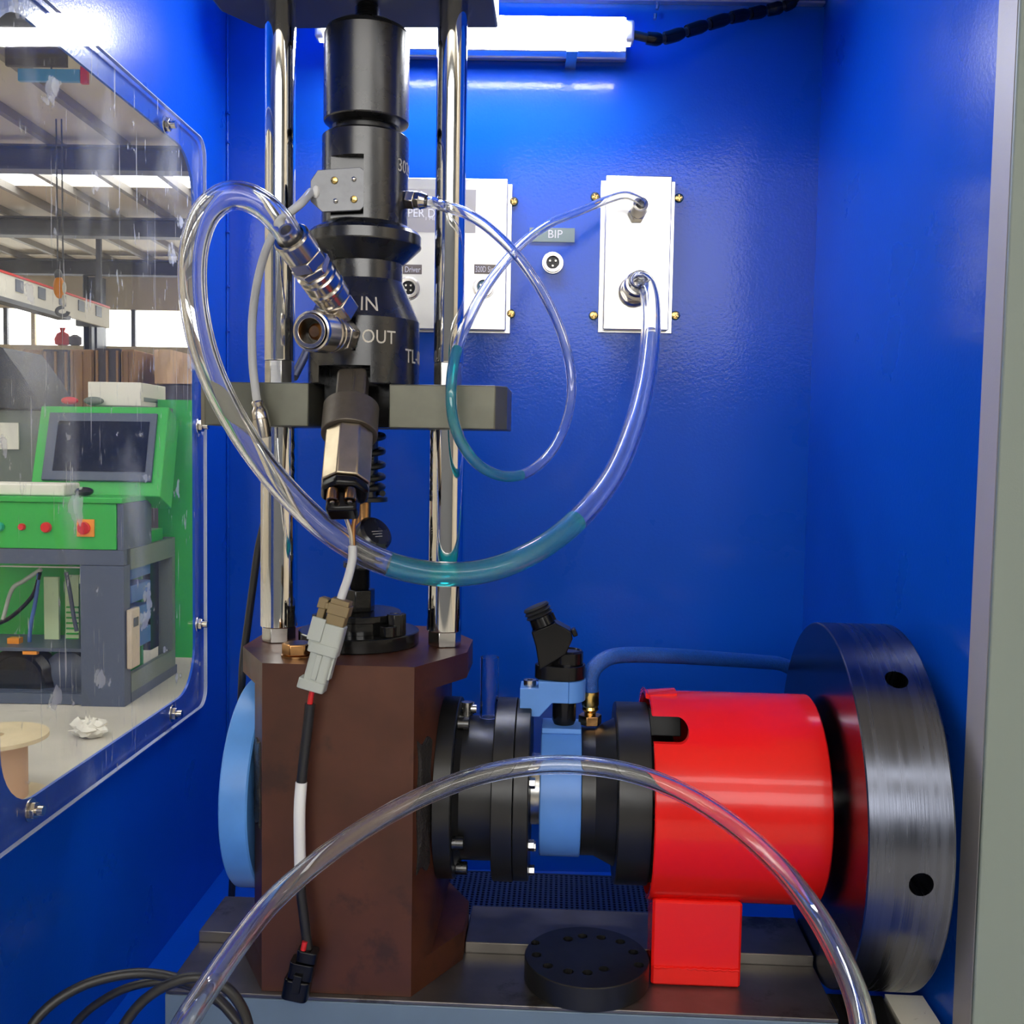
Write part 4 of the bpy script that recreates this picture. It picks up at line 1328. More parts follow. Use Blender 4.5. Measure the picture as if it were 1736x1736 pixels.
hr_.part('red_wire', G().sweep(spl([H(517, 1596, -0.134), H(514, 1610, -0.135), H(512, 1626, -0.136)], 6), 0.0026, 10), REDW)
ka, kb = H(521, 1606, -0.131), H(506, 1690, -0.131)
kd = (ka - kb).normalized(); kx = V((1, 0, 0)); kx = (kx - kd * kx.dot(kd)).normalized(); ky = kd.cross(kx)
km = basis(kb, kx, ky, kd); KL = (ka - kb).length
ec = hr_.part('end_connector', G().prism(rrect(-0.0125, 0.0105, -0.0095, 0.0095, 0.004, 3), KL * 0.42, KL * 0.74, 'z', km), PLASTIC, bev=0.0006)
hr_.part('connector_mouth', G().prism(rrect(-0.0150, 0.0095, -0.0105, 0.0105, 0.005, 3), 0.0, KL * 0.40, 'z', km), PLASTIC, parent=ec, bev=0.0012)
hr_.part('connector_rear', G().prism(rrect(-0.0080, 0.0110, -0.0080, 0.0080, 0.004, 3), KL * 0.75, KL * 0.98, 'z', km), PLASTIC, parent=ec, bev=0.001)
hr_.part('connector_latch', G().bx(-0.006, 0.002, -0.0130, -0.0098, KL * 0.2, KL * 0.55, km), PLASTIC, parent=ec, bev=0.0006)

# ------------------------------------------------------------------ hoses and cables
def WP(l): return [W(*p) for p in l]
inw = MF.mat @ pin1
ind = (MF.mat.to_3x3() @ (pin1 - pin0)).normalized()
h1 = [inw - ind * 0.010, inw + ind * 0.004, inw + ind * 0.018] + WP([(448, 350, .880), (415, 333, .878), (382, 334, .878), (350, 360, .880), (332, 405, .882), (326, 460, .886), (331, 530, .89), (350, 610, .905), (385, 690, .925), (438, 775, .945), (500, 848, .955), (570, 910, .962), (650, 953, .972), (740, 973, .985), (830, 966, 1.0), (915, 930, 1.03), (985, 875, 1.07), (1040, 805, 1.12), (1074, 725, 1.17), (1094, 645, 1.225), (1103, 570, 1.275), (1103, 515, 1.310), (1096, 484, 1.330)])
e2 = f2 + D2 * 0.058
h1 += [e2, f2 + D2 * 0.034]
path1 = spl(h1, 10)
t = Thing('thick_hose', 'thick clear hose looping across the press from coupling to stainless panel', 'hose', base=path1[0])
t.part('hose_wall', G().sweep(path1, 0.0122, 24, ri=0.0085), TUBE)


def near(path, px, py):
    best, bi = 1e9, 0
    for i, p in enumerate(path):
        c = CR.transposed() @ (p - CAMP)
        u, v_ = 868 + F * c.x / -c.z, 868 - F * c.y / -c.z
        dd_ = (u - px) ** 2 + (v_ - py) ** 2
        if dd_ < best:
            best, bi = dd_, i
    return bi


i0, i1 = near(path1, 655, 955), near(path1, 978, 882)
seg = path1[i0:i1 + 1]
t.part('test_oil', G().sweep(seg, 0.0086, 24), FLUID, label='blue-green oil lying in the bend')

e1w = MF.mat @ e1
edw = (MF.mat.to_3x3() @ ed).normalized()
h2 = [e1w - edw * 0.008, e1w + edw * 0.008] + WP([(755, 350, .995), (790, 362, 1.0), (830, 388, 1.03), (875, 432, 1.07), (915, 488, 1.10), (948, 555, 1.125), (967, 625, 1.13), (966, 690, 1.12), (944, 752, 1.09), (905, 795, 1.05), (862, 808, 1.01), (818, 793, .985), (786, 757, .97), (768, 710, .962), (765, 655, .965), (773, 598, .985), (795, 540, 1.03), (830, 478, 1.10), (880, 418, 1.18), (930, 380, 1.24), (985, 357, 1.29), (1032, 338, 1.322), (1062, 331, 1.338)])
h2 += [f1 + D1 * 0.043, f1 + D1 * 0.026]
path2 = spl(h2, 8)
t = Thing('thin_hose', 'thin clear hose making a big loop from the sleeve to the stainless panel', 'hose', base=path2[0])
t.part('hose_wall', G().sweep(path2, 0.0054, 18, ri=0.0036), TUBE)
j0, j1 = near(path2, 884, 805), near(path2, 778, 590)
t.part('test_oil', G().sweep(path2[min(j0, j1):max(j0, j1) + 1], 0.00365, 18), FLUID, label='pale green oil at the bottom of the loop')

h3 = WP([(285, 1790, .60), (318, 1728, .62), (352, 1675, .65), (400, 1605, .69), (465, 1525, .74), (555, 1448, .79), (655, 1382, .83), (760, 1332, .86), (860, 1304, .88), (960, 1296, .885), (1060, 1308, .875), (1150, 1340, .855), (1240, 1396, .82), (1320, 1468, .77), (1380, 1545, .72), (1425, 1625, .67), (1455, 1700, .63), (1472, 1790, .59)])
path3 = spl(h3, 10)
single('front_hose', G().sweep(path3, 0.0083, 22, ri=0.0055), TUBE, 'clear empty hose arching in front of the block and red guard', 'hose', base=path3[0])

# grey sensor cable with its plug
sgw = MF.mat @ V((q0.x + 0.001, pyy - 0.0035, q0.z))
pc_ = [sgw] + WP([(510, 345, .985), (482, 370, .985), (456, 412, .99), (438, 470, .993), (428, 540, .993), (428, 610, .99), (433, 660, .985), (436, 682, .982)])
gc = Thing('sensor_cable', 'light grey cable dropping left of the press to a nickel plug', 'cable', base=W(445, 740, .98))
gc.part('cable', G().sweep(spl(pc_, 8), 0.0041, 12), CABLEG)
ca, cb = W(436, 680, .982), W(448, 742, .982)
cdv = (cb - ca)
cl = cdv.length
gc.part('plug', G().lathe([(0.0058, 0.0), (0.0066, 0.0015), (0.0058, 0.003), (0.0052, 0.005), (0.0060, 0.007), (0.0078, 0.0095), (0.0080, 0.017), (0.0074, 0.0175), (0.0080, 0.018), (0.0080, 0.027), (0.0070, cl)], 28, axm(ca, cdv)), NICKEL)

# black cables
single('rear_cable', G().sweep(spl(WP([(498, 640, 1.13), (520, 596, 1.16), (545, 540, 1.2)]), 8), 0.0048, 10), RUBBER, 'short black cable passing behind the clamp arm', 'cable', base=W(498, 640, 1.13))
single('block_cable', G().sweep(spl(WP([(452, 870, 1.13), (438, 930, 1.13), (428, 1000, 1.13), (420, 1060, 1.13), (412, 1120, 1.13), (410, 1160, 1.13), (407, 1220, 1.15), (402, 1300, 1.17), (398, 1420, 1.2), (392, 1530, 1.22)]), 8), 0.0042, 10), RUBBER, 'black cable running down behind the left chrome rod', 'cable', base=W(398, 1420, 1.2))
CABG = 'black cables across the lower left corner'
single('black_cable', G().sweep(spl(WP([(40, 1770, .70), (62, 1728, .71), (105, 1690, .72), (165, 1662, .73), (240, 1650, .735), (310, 1662, .73), (365, 1690, .72), (410, 1740, .71), (440, 1775, .70)]), 8), 0.0038, 10), RUBBER, 'outermost black cable arching over the lower left corner', 'cable', base=W(240, 1650, .735), group=CABG)
single('black_cable', G().sweep(spl(WP([(190, 1780, .690), (212, 1735, .69), (245, 1695, .69), (290, 1667, .69), (335, 1657, .69), (380, 1672, .69), (412, 1712, .69), (428, 1770, .69)]), 8), 0.0038, 10), RUBBER, 'tightest black cable loop in front of the bed corner', 'cable', base=W(335, 1657, .72), group=CABG)
single('black_cable', G().sweep(spl(WP([(105, 1780, .77), (125, 1740, .77), (160, 1705, .77), (215, 1675, .77), (275, 1664, .77), (330, 1675, .77), (390, 1715, .77), (450, 1785, .77)]), 8), 0.0034, 10), RUBBER, 'thin middle black cable between the other two at lower left', 'cable', base=W(275, 1664, .748), group=CABG)

# ================================================================== workshop seen through the window
CONC = pbr('concrete', (0.50, 0.47, 0.42), 0.7, var=0.18, vscale=1.5, dark=(0.28, 0.26, 0.23), dthr=0.62, dscale=2.5)
SHEET = pbr('roof_sheet', (0.74, 0.68, 0.58), 0.6, var=0.06, vscale=1.0)
WALLP = pbr('wall_sheet', (0.68, 0.60, 0.48), 0.7, var=0.05, vscale=1.0)
BEAM = pbr('slate_steel', (0.10, 0.11, 0.14), 0.5)
PURL = pbr('galvanised_purlin', (0.26, 0.24, 0.22), 0.5)
GREEN = pbr('green_paint', (0.035, 0.42, 0.065), 0.38)
SLATE = pbr('slate_paint', (0.075, 0.095, 0.15), 0.45)
SLATEL = pbr('grey_side_paint', (0.16, 0.19, 0.17), 0.5)
SCREEN = pbr('dark_screen', (0.004, 0.009, 0.026), 0.10)
CARTON = pbr('cardboard', (0.40, 0.24, 0.13), 0.7, var=0.10, vscale=4)
CARTD = pbr('dark_crate', (0.10, 0.09, 0.10), 0.6)
TARP = pbr('tan_tarp', (0.62, 0.40, 0.22), 0.6, var=0.08, vscale=5)
FOAM = pbr('white_foam', (0.78, 0.76, 0.70), 0.7)
WOOD = pbr('plywood', (0.56, 0.46, 0.30), 0.6, var=0.12, vscale=8)
PINKP = pbr('kraft_core', (0.48, 0.30, 0.19), 0.7)
ORNG = pbr('orange_paint', (0.85, 0.30, 0.03), 0.4)
PALEG = pbr('pale_green_strip', (0.60, 0.74, 0.45), 0.5)
TEAL = pbr('teal_button', (0.02, 0.35, 0.25), 0.3)
RACKB = pbr('blue_rack', (0.06, 0.14, 0.42), 0.4)
BEIGE = pbr('beige_plastic', (0.55, 0.46, 0.36), 0.5)
HC = 4.15
single('floor', G().bx(-10, 6, -6, 16.2, -0.1, 0.0), CONC, kind='structure')
# ceiling sheets with daylight gaps between them
cgaps = [(-6.2, -4.2), (-3.2, 1.6), (2.6, 5.0), (5.4, 10.0), (11.1, 16.2)]
for (ya_, yb2) in cgaps:
    single('ceiling', G().bx(-10, 6, ya_, yb2, HC, HC + 0.05), SHEET, kind='structure')
# far wall: below and above the window band
zb_lo, zb_hi = 2.86, 3.42
YW = 15.6
single('wall_far', G().bx(-10, 6, YW, YW + 0.1, 0, zb_lo).bx(-10, 6, YW, YW + 0.1, zb_hi, HC), WALLP, kind='structure')
single('trim_3', G().bx(-10, 6, YW - 0.14, YW - 0.002, zb_lo - 0.10, zb_lo), WOOD, kind='structure')
single('wall_outer_left', G().bx(-10.1, -10, -6, 15.6, 0, HC), WALLP, kind='structure')
single('wall_outer_right', G().bx(6, 6.1, -6, 15.6, 0, HC), WALLP, kind='structure')
single('wall_front', G().bx(-10, -3.2, -6.1, -6.0, 0, HC).bx(2.6, 6, -6.1, -6.0, 0, HC).bx(-3.2, 2.6, -6.1, -6.0, 3.95, HC).bx(-3.2, 2.6, -6.1, -6.0, 0, 2.25), pbr('dark_wall_sheet', (0.14, 0.15, 0.17), 0.6), kind='structure')
wcol = W(157, 500, YW - 0.4).x
single('column', G().bx(wcol - 0.10, wcol - 0.08, YW - 0.5, YW - 0.16, 0, HC - 0.3).bx(wcol + 0.08, wcol + 0.10, YW - 0.5, YW - 0.16, 0, HC - 0.3).bx(wcol - 0.08, wcol + 0.08, YW - 0.34, YW - 0.32, 0, HC - 0.3), BEAM, kind='structure')
mull = W(228, 545, YW).x
win = Thing('window_2', base=(mull, YW, zb_lo), kind='structure')
for x in (mull, mull + 2.6, W(12, 545, YW).x, W(12, 545, YW).x + 0.42):
    win.part('mullion', G().bx(x - 0.03, x + 0.03, YW - 0.06, YW - 0.003, zb_lo + 0.002, zb_hi - 0.002), BEAM if x != W(12, 545, YW).x + 0.42 else WOOD)
for i, yy in enumerate((9.35, 12.3, 15.1, 6.2, 3.2)):
    single('rafter', G().bx(-10, 6, yy - 0.09, yy + 0.09, HC - 0.30, HC - 0.28).bx(-10, 6, yy - 0.01, yy + 0.01, HC - 0.28, HC - 0.10).bx(-10, 6, yy - 0.09, yy + 0.09, HC - 0.10, HC - 0.08), BEAM, ('slate steel roof rafter nearest the workshop window band', 'slate steel roof rafter second from the far wall', 'slate steel rafter against the far wall top', 'slate steel roof rafter above the green bench', 'slate steel roof rafter nearest the press cabinet')[[1, 0, 2, 3, 4][i]] if False else ['middle slate rafter crossing the workshop roof', 'slate rafter just before the far wall', 'slate rafter lying along the far wall top', 'slate rafter above the green test bench', 'slate rafter closest above the blue cabinet'][i], 'rafter', group='workshop roof rafters')
for i in range(18):
    x = -8.6 + i * 0.62
    o = G().bx(x - 0.03, x + 0.03, 2.6, 15.5, HC - 0.078, HC - 0.001)
    single('purlin', o, PURL, 'thin roof purlin running lengthwise under the workshop ceiling', 'purlin', group='workshop roof purlins')

# green test bench
YF = 5.48
def bxp(g_, x0, x1, y0, y1, Y, dY):
    a, b = W(x0, y0, Y), W(x1, y1, Y)
    return g_.bx(min(a.x, b.x), max(a.x, b.x), Y, Y + dY, min(a.z, b.z), max(a.z, b.z))


XRb = -2.14
XLb = -3.25
tb = Thing('green_test_bench', 'green and slate test bench with a dark screen, seen through the window', 'test bench', base=(-2.7, 5.9, 0))
zpan1 = W(100, 852, YF).z; zpan0 = W(100, 931, YF).z
zdesk = W(100, 842, YF + 0.02).z
tb.part('control_panel', G().bx(XLb, W(197, 890, YF).x, YF, YF + 0.03, zpan0, zpan1), GREEN, bev=0.006)
tb.part('desk_top', G().bx(XLb, XRb, YF - 0.015, YF + 0.50, zpan1 + 0.001, zdesk), GREEN, bev=0.004)
tb.part('side_cheek', G().bx(W(199, 890, YF).x, XRb, YF + 0.002, YF + 0.42, zpan0, zpan1), SLATE)
tb.part('top_rail', G().bx(XLb, XRb, YF + 0.001, YF + 0.05, W(100, 957, YF).z, zpan0 - 0.002), SLATE)
tb.part('front_post', G().bx(W(137, 1100, YF).x, XRb, YF + 0.001, YF + 0.09, 0.0, W(100, 958, YF).z), SLATE)
tb.part('base_panel', G().bx(XLb, W(136, 1100, YF).x, YF + 0.02, YF + 0.06, 0.06, W(80, 1195, YF).z), SLATE)
tb.part('bottom_rail', G().bx(XLb, XRb, YF + 0.1, YF + 0.85, 0.0, 0.055), SLATE)
YBk = 6.30
tb.part('rear_post', G().bx(XRb - 0.09, XRb, YBk - 0.05, YBk, 0.056, zpan0), SLATEL)
tb.part('side_rail', G().bx(XRb - 0.03, XRb, YF + 0.1, YBk - 0.051, W(260, 955, 5.9).z, zpan0 - 0.003), SLATEL)
tb.part('side_rail', G().bx(XRb - 0.03, XRb, YF + 0.1, YBk - 0.051, 0.056, 0.16), SLATEL)
tb.part('cavity_back', G().bx(XLb, XRb - 0.1, YBk - 0.3, YBk - 0.27, 0.06, zpan0 - 0.003), GREEN)
tb.part('cavity_shelf', G().bx(XLb, XRb - 0.1, YF + 0.12, YBk - 0.31, W(80, 1100, YF + 0.1).z - 0.02, W(80, 1100, YF + 0.1).z), SLATE)
# screen housing leaning back
s0, s1 = W(50, 838, YF + 0.30), W(272, 842, YF + 0.30)
u0, u1 = W(70, 688, YF + 0.52), W(286, 690, YF + 0.52)
thk = V((0, 0.30, 0))
quad = [s0, s1, u1, u0]
def slab(q, d0, d1):
    nrm = (q[1] - q[0]).cross(q[3] - q[0]).normalized()
    if nrm.y > 0:
        nrm = -nrm
    vs = [p + nrm * d0 for p in q] + [p + nrm * d1 for p in q]
    return G().add(vs, [(0, 1, 2, 3), (7, 6, 5, 4), (0, 4, 5, 1), (1, 5, 6, 2), (2, 6, 7, 3), (3, 7, 4, 0)])
def inset(q, l, r, t_, b_):
    def P(u, v_):
        return (q[0] * (1 - u) + q[1] * u) * (1 - v_) + (q[3] * (1 - u) + q[2] * u) * v_
    return [P(l, b_), P(1 - r, b_), P(1 - r, 1 - t_), P(l, 1 - t_)]
mon = tb.part('screen_housing', slab(quad, -0.20, 0.0), GREEN, bev=0.006)
tb.part('screen_bezel', slab(inset(quad, .085, .075, .09, .15), 0.001, 0.02), SLATE, parent=mon, bev=0.004)
tb.part('screen_glass', slab(inset(quad, .165, .125, .19, .25), 0.0205, 0.024), SCREEN, parent=mon)
tb.part('upright_cabinet', G().bx(XRb - 0.26, XRb - 0.01, YF + 0.52, YBk, zdesk + 0.001, W(290, 690, 6.0).z), SLATEL)
tb.part('green_back_column', G().bx(-2.25, -1.85, YBk + 0.02, YBk + 0.14, 0.1, W(320, 678, YBk).z), GREEN)
# buttons and rotary switch
for (px, py, r, mt, nm) in ((38, 893, 6, REDW, 'red_button'), (79, 894, 9, REDW, 'red_button'), (0, 893, 8, TEAL, 'green_button')):
    q = W(px, py, YF)
    tb.part(nm, G().lathe([(r * 0.0032, 0.0), (r * 0.0032, 0.012), (r * 0.0026, 0.022), (0, 0.024)], 20, axm(q - V((0, 0.0005, 0)), (0, -1, 0))), mt)
a, b = W(131, 880, YF), W(161, 910, YF)
rs = tb.part('rotary_switch', G().bx(a.x, b.x, YF - 0.012, YF - 0.0005, b.z, a.z), ORNG, bev=0.002)
c_ = (a + b) / 2
tb.part('switch_knob', G().lathe([(0.034, 0.0), (0.034, 0.012), (0.030, 0.016), (0, 0.016)], 24, axm(V((c_.x - 0.005, YF - 0.0125, c_.z)), (0, -1, 0))), REDW, parent=rs)
tb.part('switch_grip', G().bx(c_.x - 0.013, c_.x + 0.003, YF - 0.045, YF - 0.029, c_.z - 0.033, c_.z + 0.033), REDW, parent=rs)
# things in the cavity
YC = YF + 0.42
def cav(nm, x0, x1, y0, y1, mt, dy=0.0, th=0.02):
    return tb.part(nm, bxp(G(), x0, x1, y0, y1, YC - dy, th), mt)
cav('white_strip', 74, 100, 978, 1092, PALEG, 0.05)
cav('slotted_strip', 110, 134, 975, 1090, PALEG, 0.02)
for k in range(7):
    cav('strip_slot', 112, 132, 1028 + k * 9, 1031 + k * 9, GREEN, 0.031, 0.009)
cav('white_rail', 0, 170, 959, 964, FOAM, 0.25)  # plain white strip across the top of the cavity
cav('white_bracket', 134, 168, 974, 990, PALEG, 0.12)
for pts, mt in (([(68, 970), (55, 1010), (20, 1045), (-10, 1060)], PLASTIC), ([(66, 972), (60, 1020), (52, 1060), (50, 1088)], RACKB), ([(112, 970), (118, 1000), (124, 1040), (130, 1070)], SLATE), ([(70, 965), (40, 985), (20, 1000), (5, 1050)], GREYP)):
    tb.part('hose_line', G().sweep(spl([W(px, py, YC - 0.14) for px, py in pts], 6), 0.012, 8), mt)
mt_ = W(40, 1150, YF + 0.22)
tb.part('drive_motor', G().lathe([(0.10, 0), (0.185, 0.02), (0.19, 0.12), (0.15, 0.14), (0.14, 0.16), (0.0, 0.16)], 32, axm(V((mt_.x, YF + 0.30, mt_.z)), (0, -1, 0))), PLASTIC)
mt_ = W(115, 1140, YF + 0.22)
tb.part('pump_body', G().lathe([(0.10, 0), (0.125, 0.02), (0.125, 0.10), (0.06, 0.13), (0.0, 0.13)], 28, axm(V((mt_.x, YF + 0.30, mt_.z)), (0, -1, 0))), SLATE)
cav('orange_valve', 12, 32, 1082, 1104, ORNG, 0.2, 0.05)
cav('orange_strap', 38, 62, 1103, 1110, ORNG, 0.3, 0.03)
# side opening: rack, green board, remote
for (y0, y1, z0, z1, mt, nm) in ((5.72, 6.2, 0.83, 0.92, GREEN, 'circuit_tray'), (5.65, 6.2, 0.79, 0.825, SLATEL, 'tray_shelf')):
    tb.part(nm, G().bx(XRb - 0.30, XRb - 0.04, y0, y1, z0, z1), mt)
for k in range(4):
    tb.part('rack_bin', G().bx(XRb - 0.30, XRb - 0.05, 5.72, 6.02, 0.26 + k * 0.135, 0.26 + k * 0.135 + 0.10), RACKB, bev=0.006)
tb.part('cable_comb', G().bx(XRb - 0.30, XRb - 0.06, 6.04, 6.18, 0.2, 0.78), PLASTIC)
ra, rb2 = W(210, 1030, YF + 0.1), W(232, 1130, YF + 0.1)
rm = single('remote_meter', G().bx(XRb + 0.002, XRb + 0.032, 5.50, 5.63, rb2.z, ra.z), BEIGE, 'beige handheld meter hung on the bench side', 'meter', bev=0.008)
rmo = bpy.data.objects.new('meter_screen', mesh_from(G().bx(XRb + 0.0325, XRb + 0.034, 5.53, 5.60, ra.z - 0.10, ra.z - 0.05), 'meter_screen', V(rm.location), 0))
rmo.data.materials.append(SCREEN); COL.objects.link(rmo); rmo.parent = rm
# on the bench
a, b = W(-30, 818, YF + 0.05), W(111, 841, YF + 0.05)
single('foam_slab', G().bx(a.x, b.x, YF + 0.03, YF + 0.24, zdesk + 0.001, a.z), FOAM, 'white foam slab lying on the green desk', 'slab', bev=0.01)
q = W(143, 834, YF + 0.12)
ms = Thing('computer_mouse', 'black computer mouse on the green desk', 'mouse', base=(q.x, q.y, zdesk))
ms.part('shell', G().sphere((q.x, q.y, zdesk + 0.0255), 0.05, 20, 10, (0.95, 1.25, 0.5)), PLASTIC)
ms.part('scroll_wheel', G().cyl((q.x - 0.006, q.y - 0.045, zdesk + 0.042), (q.x + 0.006, q.y - 0.045, zdesk + 0.042), 0.010, 14), GREYP)
a, b = W(142, 646, 6.02), W(233, 690, 6.02)
ztop_b = W(200, 690, 6.0).z
wbz = max(p.z for p in quad) + 0.004
wb = Thing('white_carton', 'white carton standing on top of the screen housing', 'box', base=((a.x + b.x) / 2, 6.2, wbz))
wb.part('carton_body', G().bx(a.x, b.x, 6.075, 6.50, wbz, a.z), FOAM, bev=0.004)
wb.part('label_strip', G().bx(b.x + 0.0005, b.x + 0.002, 6.12, 6.36, wbz + 0.03, wbz + 0.055), SLATEL)
a, b = W(113, 672, 6.05), W(140, 690, 6.05)
single('red_pouch', G().sphere(((a.x + b.x) / 2 - 0.02, 6.03, wbz + 0.0245), 0.026, 16, 8, (2.0, 0.9, 0.9)), REDW, 'small red pouch beside the white carton', 'pouch')
single('green_pouch', G().sphere((b.x + 0.075, 6.03, wbz + 0.0255), 0.028, 16, 8, (2.2, 0.9, 0.9)), SLATEL, 'dark green pouch lying before the white carton', 'pouch')

# dark machine at the far left
dm = Thing('dark_machine', 'dark hooded machine with sloping front at the left window edge', 'machine', base=(-3.6, 7.3, 0))
pr = [(W(-60, 590, 7.0).x, W(0, 588, 7.0).z), (W(2, 588, 7.0).x, W(0, 588, 7.0).z), (W(40, 640, 7.0).x, W(40, 640, 7.0).z), (W(60, 676, 7.0).x, W(60, 676, 7.0).z), (W(66, 694, 7.0).x, W(66, 694, 7.0).z), (W(-60, 690, 7.0).x, W(66, 694, 7.0).z)]
dm.part('hood', G().prism(pr, 7.0, 7.6, 'y'), pbr('dark_hood', (0.022, 0.03, 0.045), 0.4), bev=0.01)
dm.part('cabinet', G().bx(W(-60, 800, 7.0).x, W(64, 800, 7.0).x, 7.05, 7.6, 0.0, W(66, 696, 7.0).z), SLATEL)
a, b = W(-10, 716, 6.98), W(25, 762, 6.98)
dm.part('paper_sheet', G().bx(a.x, b.x, 7.035, 7.048, b.z, a.z), FOAM)

# crates, tarp, sill goods, crane beam, hoist
def crate(x0, x1, y0, Y, mt, label):
    a, b = W(x0, y0, Y), W(x1, y0, Y)
    t = Thing('crate', label, 'crate', base=((a.x + b.x) / 2, Y + 0.3, 0), group='crates stacked before the far wall')
    t.part('crate_box', G().bx(a.x, b.x, Y, Y + 0.7, 0.0, a.z), mt, bev=0.01)
    w = (b.x - a.x)
    for k in range(3):
        t.part('batten', G().bx(a.x + w * (0.08 + 0.4 * k), a.x + w * (0.16 + 0.4 * k), Y - 0.02, Y - 0.001, 0.02, a.z - 0.02), CARTON)


crate(38, 70, 592, 9.0, CARTON, 'brown crate at the left end of the far crates')
crate(72, 116, 592, 9.0, CARTD, 'dark crate second from the left of the far crates')
crate(118, 158, 592, 9.0, CARTON, 'brown crate in the middle of the far crates')
crate(160, 203, 590, 9.0, CARTD, 'grey crate second from the right of the far crates')
crate(205, 228, 592, 9.0, CARTON, 'brown crate at the right end beside the tan tarp')
tv, tf = [], []
nx_, ny_ = 16, 6
for j in range(ny_ + 1):
    for i in range(nx_ + 1):
        u = i / nx_
        px = 239 + u * 110
        top = 592 + 24 * max(0, u - 0.25) ** 1.0 * 1.2
        py = top + (650 - top) * j / ny_
        tv.append(W(px, py, 9.3 - 0.35 * (j / ny_) + 0.05 * math.sin(u * 17 + j * 0.4)))
for j in range(ny_):
    for i in range(nx_):
        tf.append((j * (nx_ + 1) + i, j * (nx_ + 1) + i + 1, (j + 1) * (nx_ + 1) + i + 1, (j + 1) * (nx_ + 1) + i))
for p in tv:
    p.x += 0.12
b0 = len(tv)
tv2 = tv + [p + V((0, 0.6, 0)) for p in tv]
tf2 = tf + [tuple(b0 + k for k in f[::-1]) for f in tf]
ed_ = [i for i in range(nx_ + 1)] + [j * (nx_ + 1) + nx_ for j in range(1, ny_ + 1)] + [ny_ * (nx_ + 1) + i for i in range(nx_ - 1, -1, -1)] + [j * (nx_ + 1) for j in range(ny_ - 1, 0, -1)]
for i in range(len(ed_)):
    p_, q_ = ed_[i], ed_[(i + 1) % len(ed_)]
    tf2.append((p_, q_, b0 + q_, b0 + p_))
a, b = W(250, 652, 9.0), W(345, 652, 9.0)
tt = Thing('tarp_pile', 'tan tarpaulin draped over a dark pile right of the crates', 'tarpaulin', base=((a.x + b.x) / 2, 9.3, 0))
tt.part('tarp', G().add(tv2, tf2), TARP)
tt.part('covered_pile', G().bx(a.x, b.x, 9.0, 9.7, 0, a.z), CARTD)
bx0, bx1 = W(0, 470, 10.8).x, None
cb = Thing('crane_beam', 'pale runway beam with dark plates and a red line under the roof', 'beam', base=(-5.5, 12, 3.0))
xcb = W(0, 470, 10.8).x
zcb = W(0, 462, 10.8).z
cb.part('web', G().bx(xcb - 0.02, xcb + 0.02, 8.6, 13.6, zcb - 0.26, zcb), FOAM)
cb.part('red_line', G().bx(xcb - 0.03, xcb + 0.03, 8.6, 13.6, zcb + 0.001, zcb + 0.025), REDW)
cb.part('lower_flange', G().bx(xcb - 0.08, xcb + 0.08, 8.6, 12.3, zcb - 0.31, zcb - 0.262), BEAM)
for k in range(9):
    yy = 9.0 + k * 0.52
    cb.part('cover_plate', G().bx(xcb + 0.021, xcb + 0.03, yy, yy + 0.17, zcb - 0.15, zcb - 0.02), SLATE)
cb.part('hanger', G().bx(xcb - 0.03, xcb + 0.03, 8.9, 8.95, zcb + 0.026, HC - 0.001).bx(xcb - 0.03, xcb + 0.03, 13.3, 13.35, zcb + 0.026, HC - 0.001), BEAM)
hx = W(103, 480, 8.8)
ho = Thing('chain_hoist', 'orange chain hoist hanging on two thin cables', 'hoist', base=(hx.x, 8.8, W(103, 525, 8.8).z))
ho.part('hoist_body', G().sphere((W(100, 487, 8.8).x, 8.8, W(100, 487, 8.8).z), 0.06, 16, 10, (0.75, 0.8, 1.6)), ORNG)
ho.part('hoist_head', G().sphere((W(99, 466, 8.8).x, 8.8, W(99, 466, 8.8).z), 0.045, 14, 8, (0.7, 0.8, 1.1)), BEAM)
for px, py in ((109, 488), (108, 510)):
    p = W(px, py, 8.75)
    ho.part('chain_link', G().sphere(p, 0.034, 12, 8, (0.5, 0.5, 1.5)), FOAM)
p = W(106, 528, 8.8)
ho.part('hook', G().sweep([p + V((0.05 * math.cos(R_(t)), 0, 0.035 * math.sin(R_(t)))) for t in range(80, 361, 20)], 0.016, 8), BEAM)
for px in (98, 107):
    q = W(px, 460, 8.8)
    ho.part('cable', G().cyl(q, (q.x, q.y, HC - 0.002), 0.007, 6), BEAM)
p = W(156, 548, 15.2)
tp_ = Thing('cross_stand', 'dark cross-shaped stand before the bright far windows', 'stand', base=(p.x, 15.2, 2.86))
a, b = W(131, 543, 15.0), W(179, 554, 15.0)
tp_.part('crossbar', G().bx(a.x, b.x, 14.94, 15.06, b.z, a.z), BEAM)
a, b = W(153, 536, 15.0), W(158, 590, 15.0)
tp_.part('stem', G().bx(a.x, b.x, 14.95, 15.05, 0.0, b.z).bx(a.x, b.x, 14.95, 15.05, b.z + 0.0, a.z), BEAM)
p = W(102, 566, 15.45)
rb_ = Thing('sill_bag', 'red bag standing on the far window sill', 'bag', base=(p.x, 15.53, zb_lo))
rb_.part('bag', G().lathe([(0.05, 0.0), (0.12, 0.02), (0.13, 0.10), (0.09, 0.18), (0.03, 0.21), (0.05, 0.27)], 16, Matrix.Translation((p.x, 15.53, zb_lo + 0.001)) @ Matrix.Diagonal((1, 0.5, 1, 1))), REDW)
rb_.part('dark_bundle', G().lathe([(0.05, 0.0), (0.10, 0.02), (0.10, 0.13), (0.03, 0.17)], 14, Matrix.Translation((p.x + 0.19, 15.53, zb_lo + 0.001)) @ Matrix.Diagonal((1, 0.5, 1, 1))), CARTD)

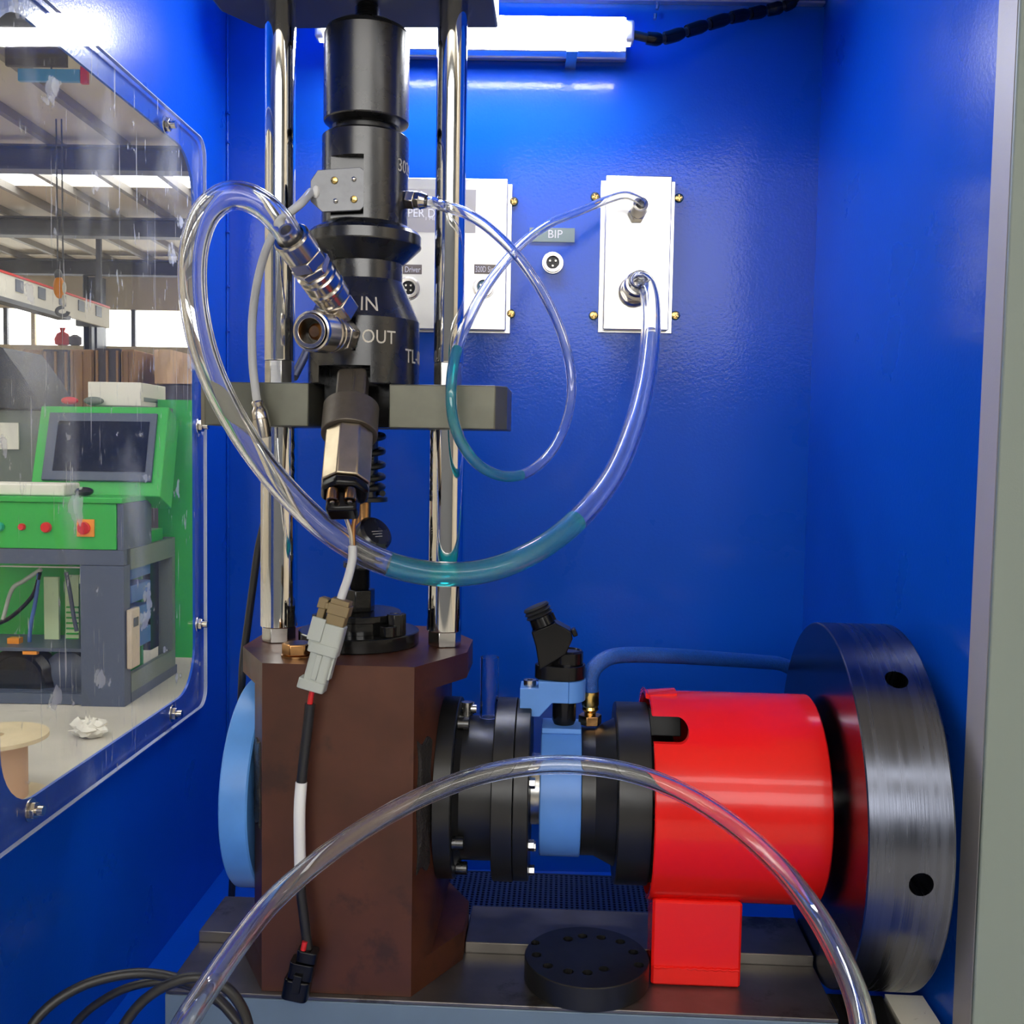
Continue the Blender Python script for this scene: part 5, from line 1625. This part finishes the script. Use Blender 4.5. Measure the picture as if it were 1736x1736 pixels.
# cable reel at the lower left
rcx = W(-5, 1360, 4.0)
rl = Thing('cable_reel', 'plywood cable reel with a kraft core on the floor below the window', 'reel', base=(rcx.x, 4.0, 0))
zt2 = 0.27
RR = 0.195
mm = Matrix.Translation((rcx.x, 4.0, 0))
rl.part('top_disc', G().lathe([(0.03, zt2 - 0.016), (RR, zt2 - 0.016), (RR, zt2), (0.03, zt2), (0.03, zt2 - 0.016)], 40, mm), WOOD)
rl.part('core', G().lathe([(0.115, 0.0165), (0.115, zt2 - 0.0165)], 32, mm), PINKP)
rl.part('bottom_disc', G().lathe([(RR, 0.0), (RR, 0.016)], 40, mm), WOOD)
q = W(38, 1368, 3.95)
single('pale_roll', G().cyl((rcx.x + 0.30, 3.9, 0.045), (rcx.x + 0.52, 4.1, 0.045), 0.045, 18), FOAM, 'pale roll lying beside the cable reel', 'roll')
rg = G().sphere((0, 0, 0), 0.075, 18, 12, (1.3, 0.8, 0.6))
rr0 = random.Random(3)
rc_ = W(152, 1268, 4.9)
rg.v = [V((p.x * rr0.uniform(0.6, 1.25), p.y * rr0.uniform(0.6, 1.25), max(-0.044, p.z * rr0.uniform(0.5, 1.5)))) + V((rc_.x, 4.9, 0.046)) for p in rg.v]
single('white_rag', rg, FOAM, 'crumpled white rag on the floor before the green bench', 'rag')
a, b = W(8, 66, 6.6), W(112, 112, 6.6)  # added board for the dark, red and teal patches high in the pane
bn = Thing('stand_in_board', 'dark stand-in board with red and teal strips under the workshop roof', 'board', base=((a.x + b.x) / 2, 6.6, b.z))
bn.part('board', G().bx(a.x, b.x, 6.6, 6.63, b.z, a.z), CARTD)
c_ = W(76, 78, 6.59)
bn.part('red_strip', G().bx(a.x, c_.x, 6.585, 6.599, c_.z, a.z), REDW)
a2, b2_ = W(30, 116, 6.6), W(135, 138, 6.6)
bn.part('teal_strip', G().bx(a2.x, b2_.x, 6.6, 6.63, b2_.z, a2.z), BLUEP)
a3, b3 = W(136, 112, 6.6), W(148, 141, 6.6)
bn.part('pink_edge', G().bx(a3.x, b3.x, 6.6, 6.63, b3.z, a3.z), REDW)
for x in (a.x + 0.05, b.x - 0.05):
    bn.part('hanger_wire', G().cyl((x, 6.615, a.z + 0.0005), (x, 6.615, HC - 0.001), 0.006, 6), BEAM)
bn.part('hanger_wire', G().cyl((b.x - 0.1, 6.615, b.z - 0.0005), (b.x - 0.1, 6.615, a2.z + 0.0005), 0.006, 6), BEAM)
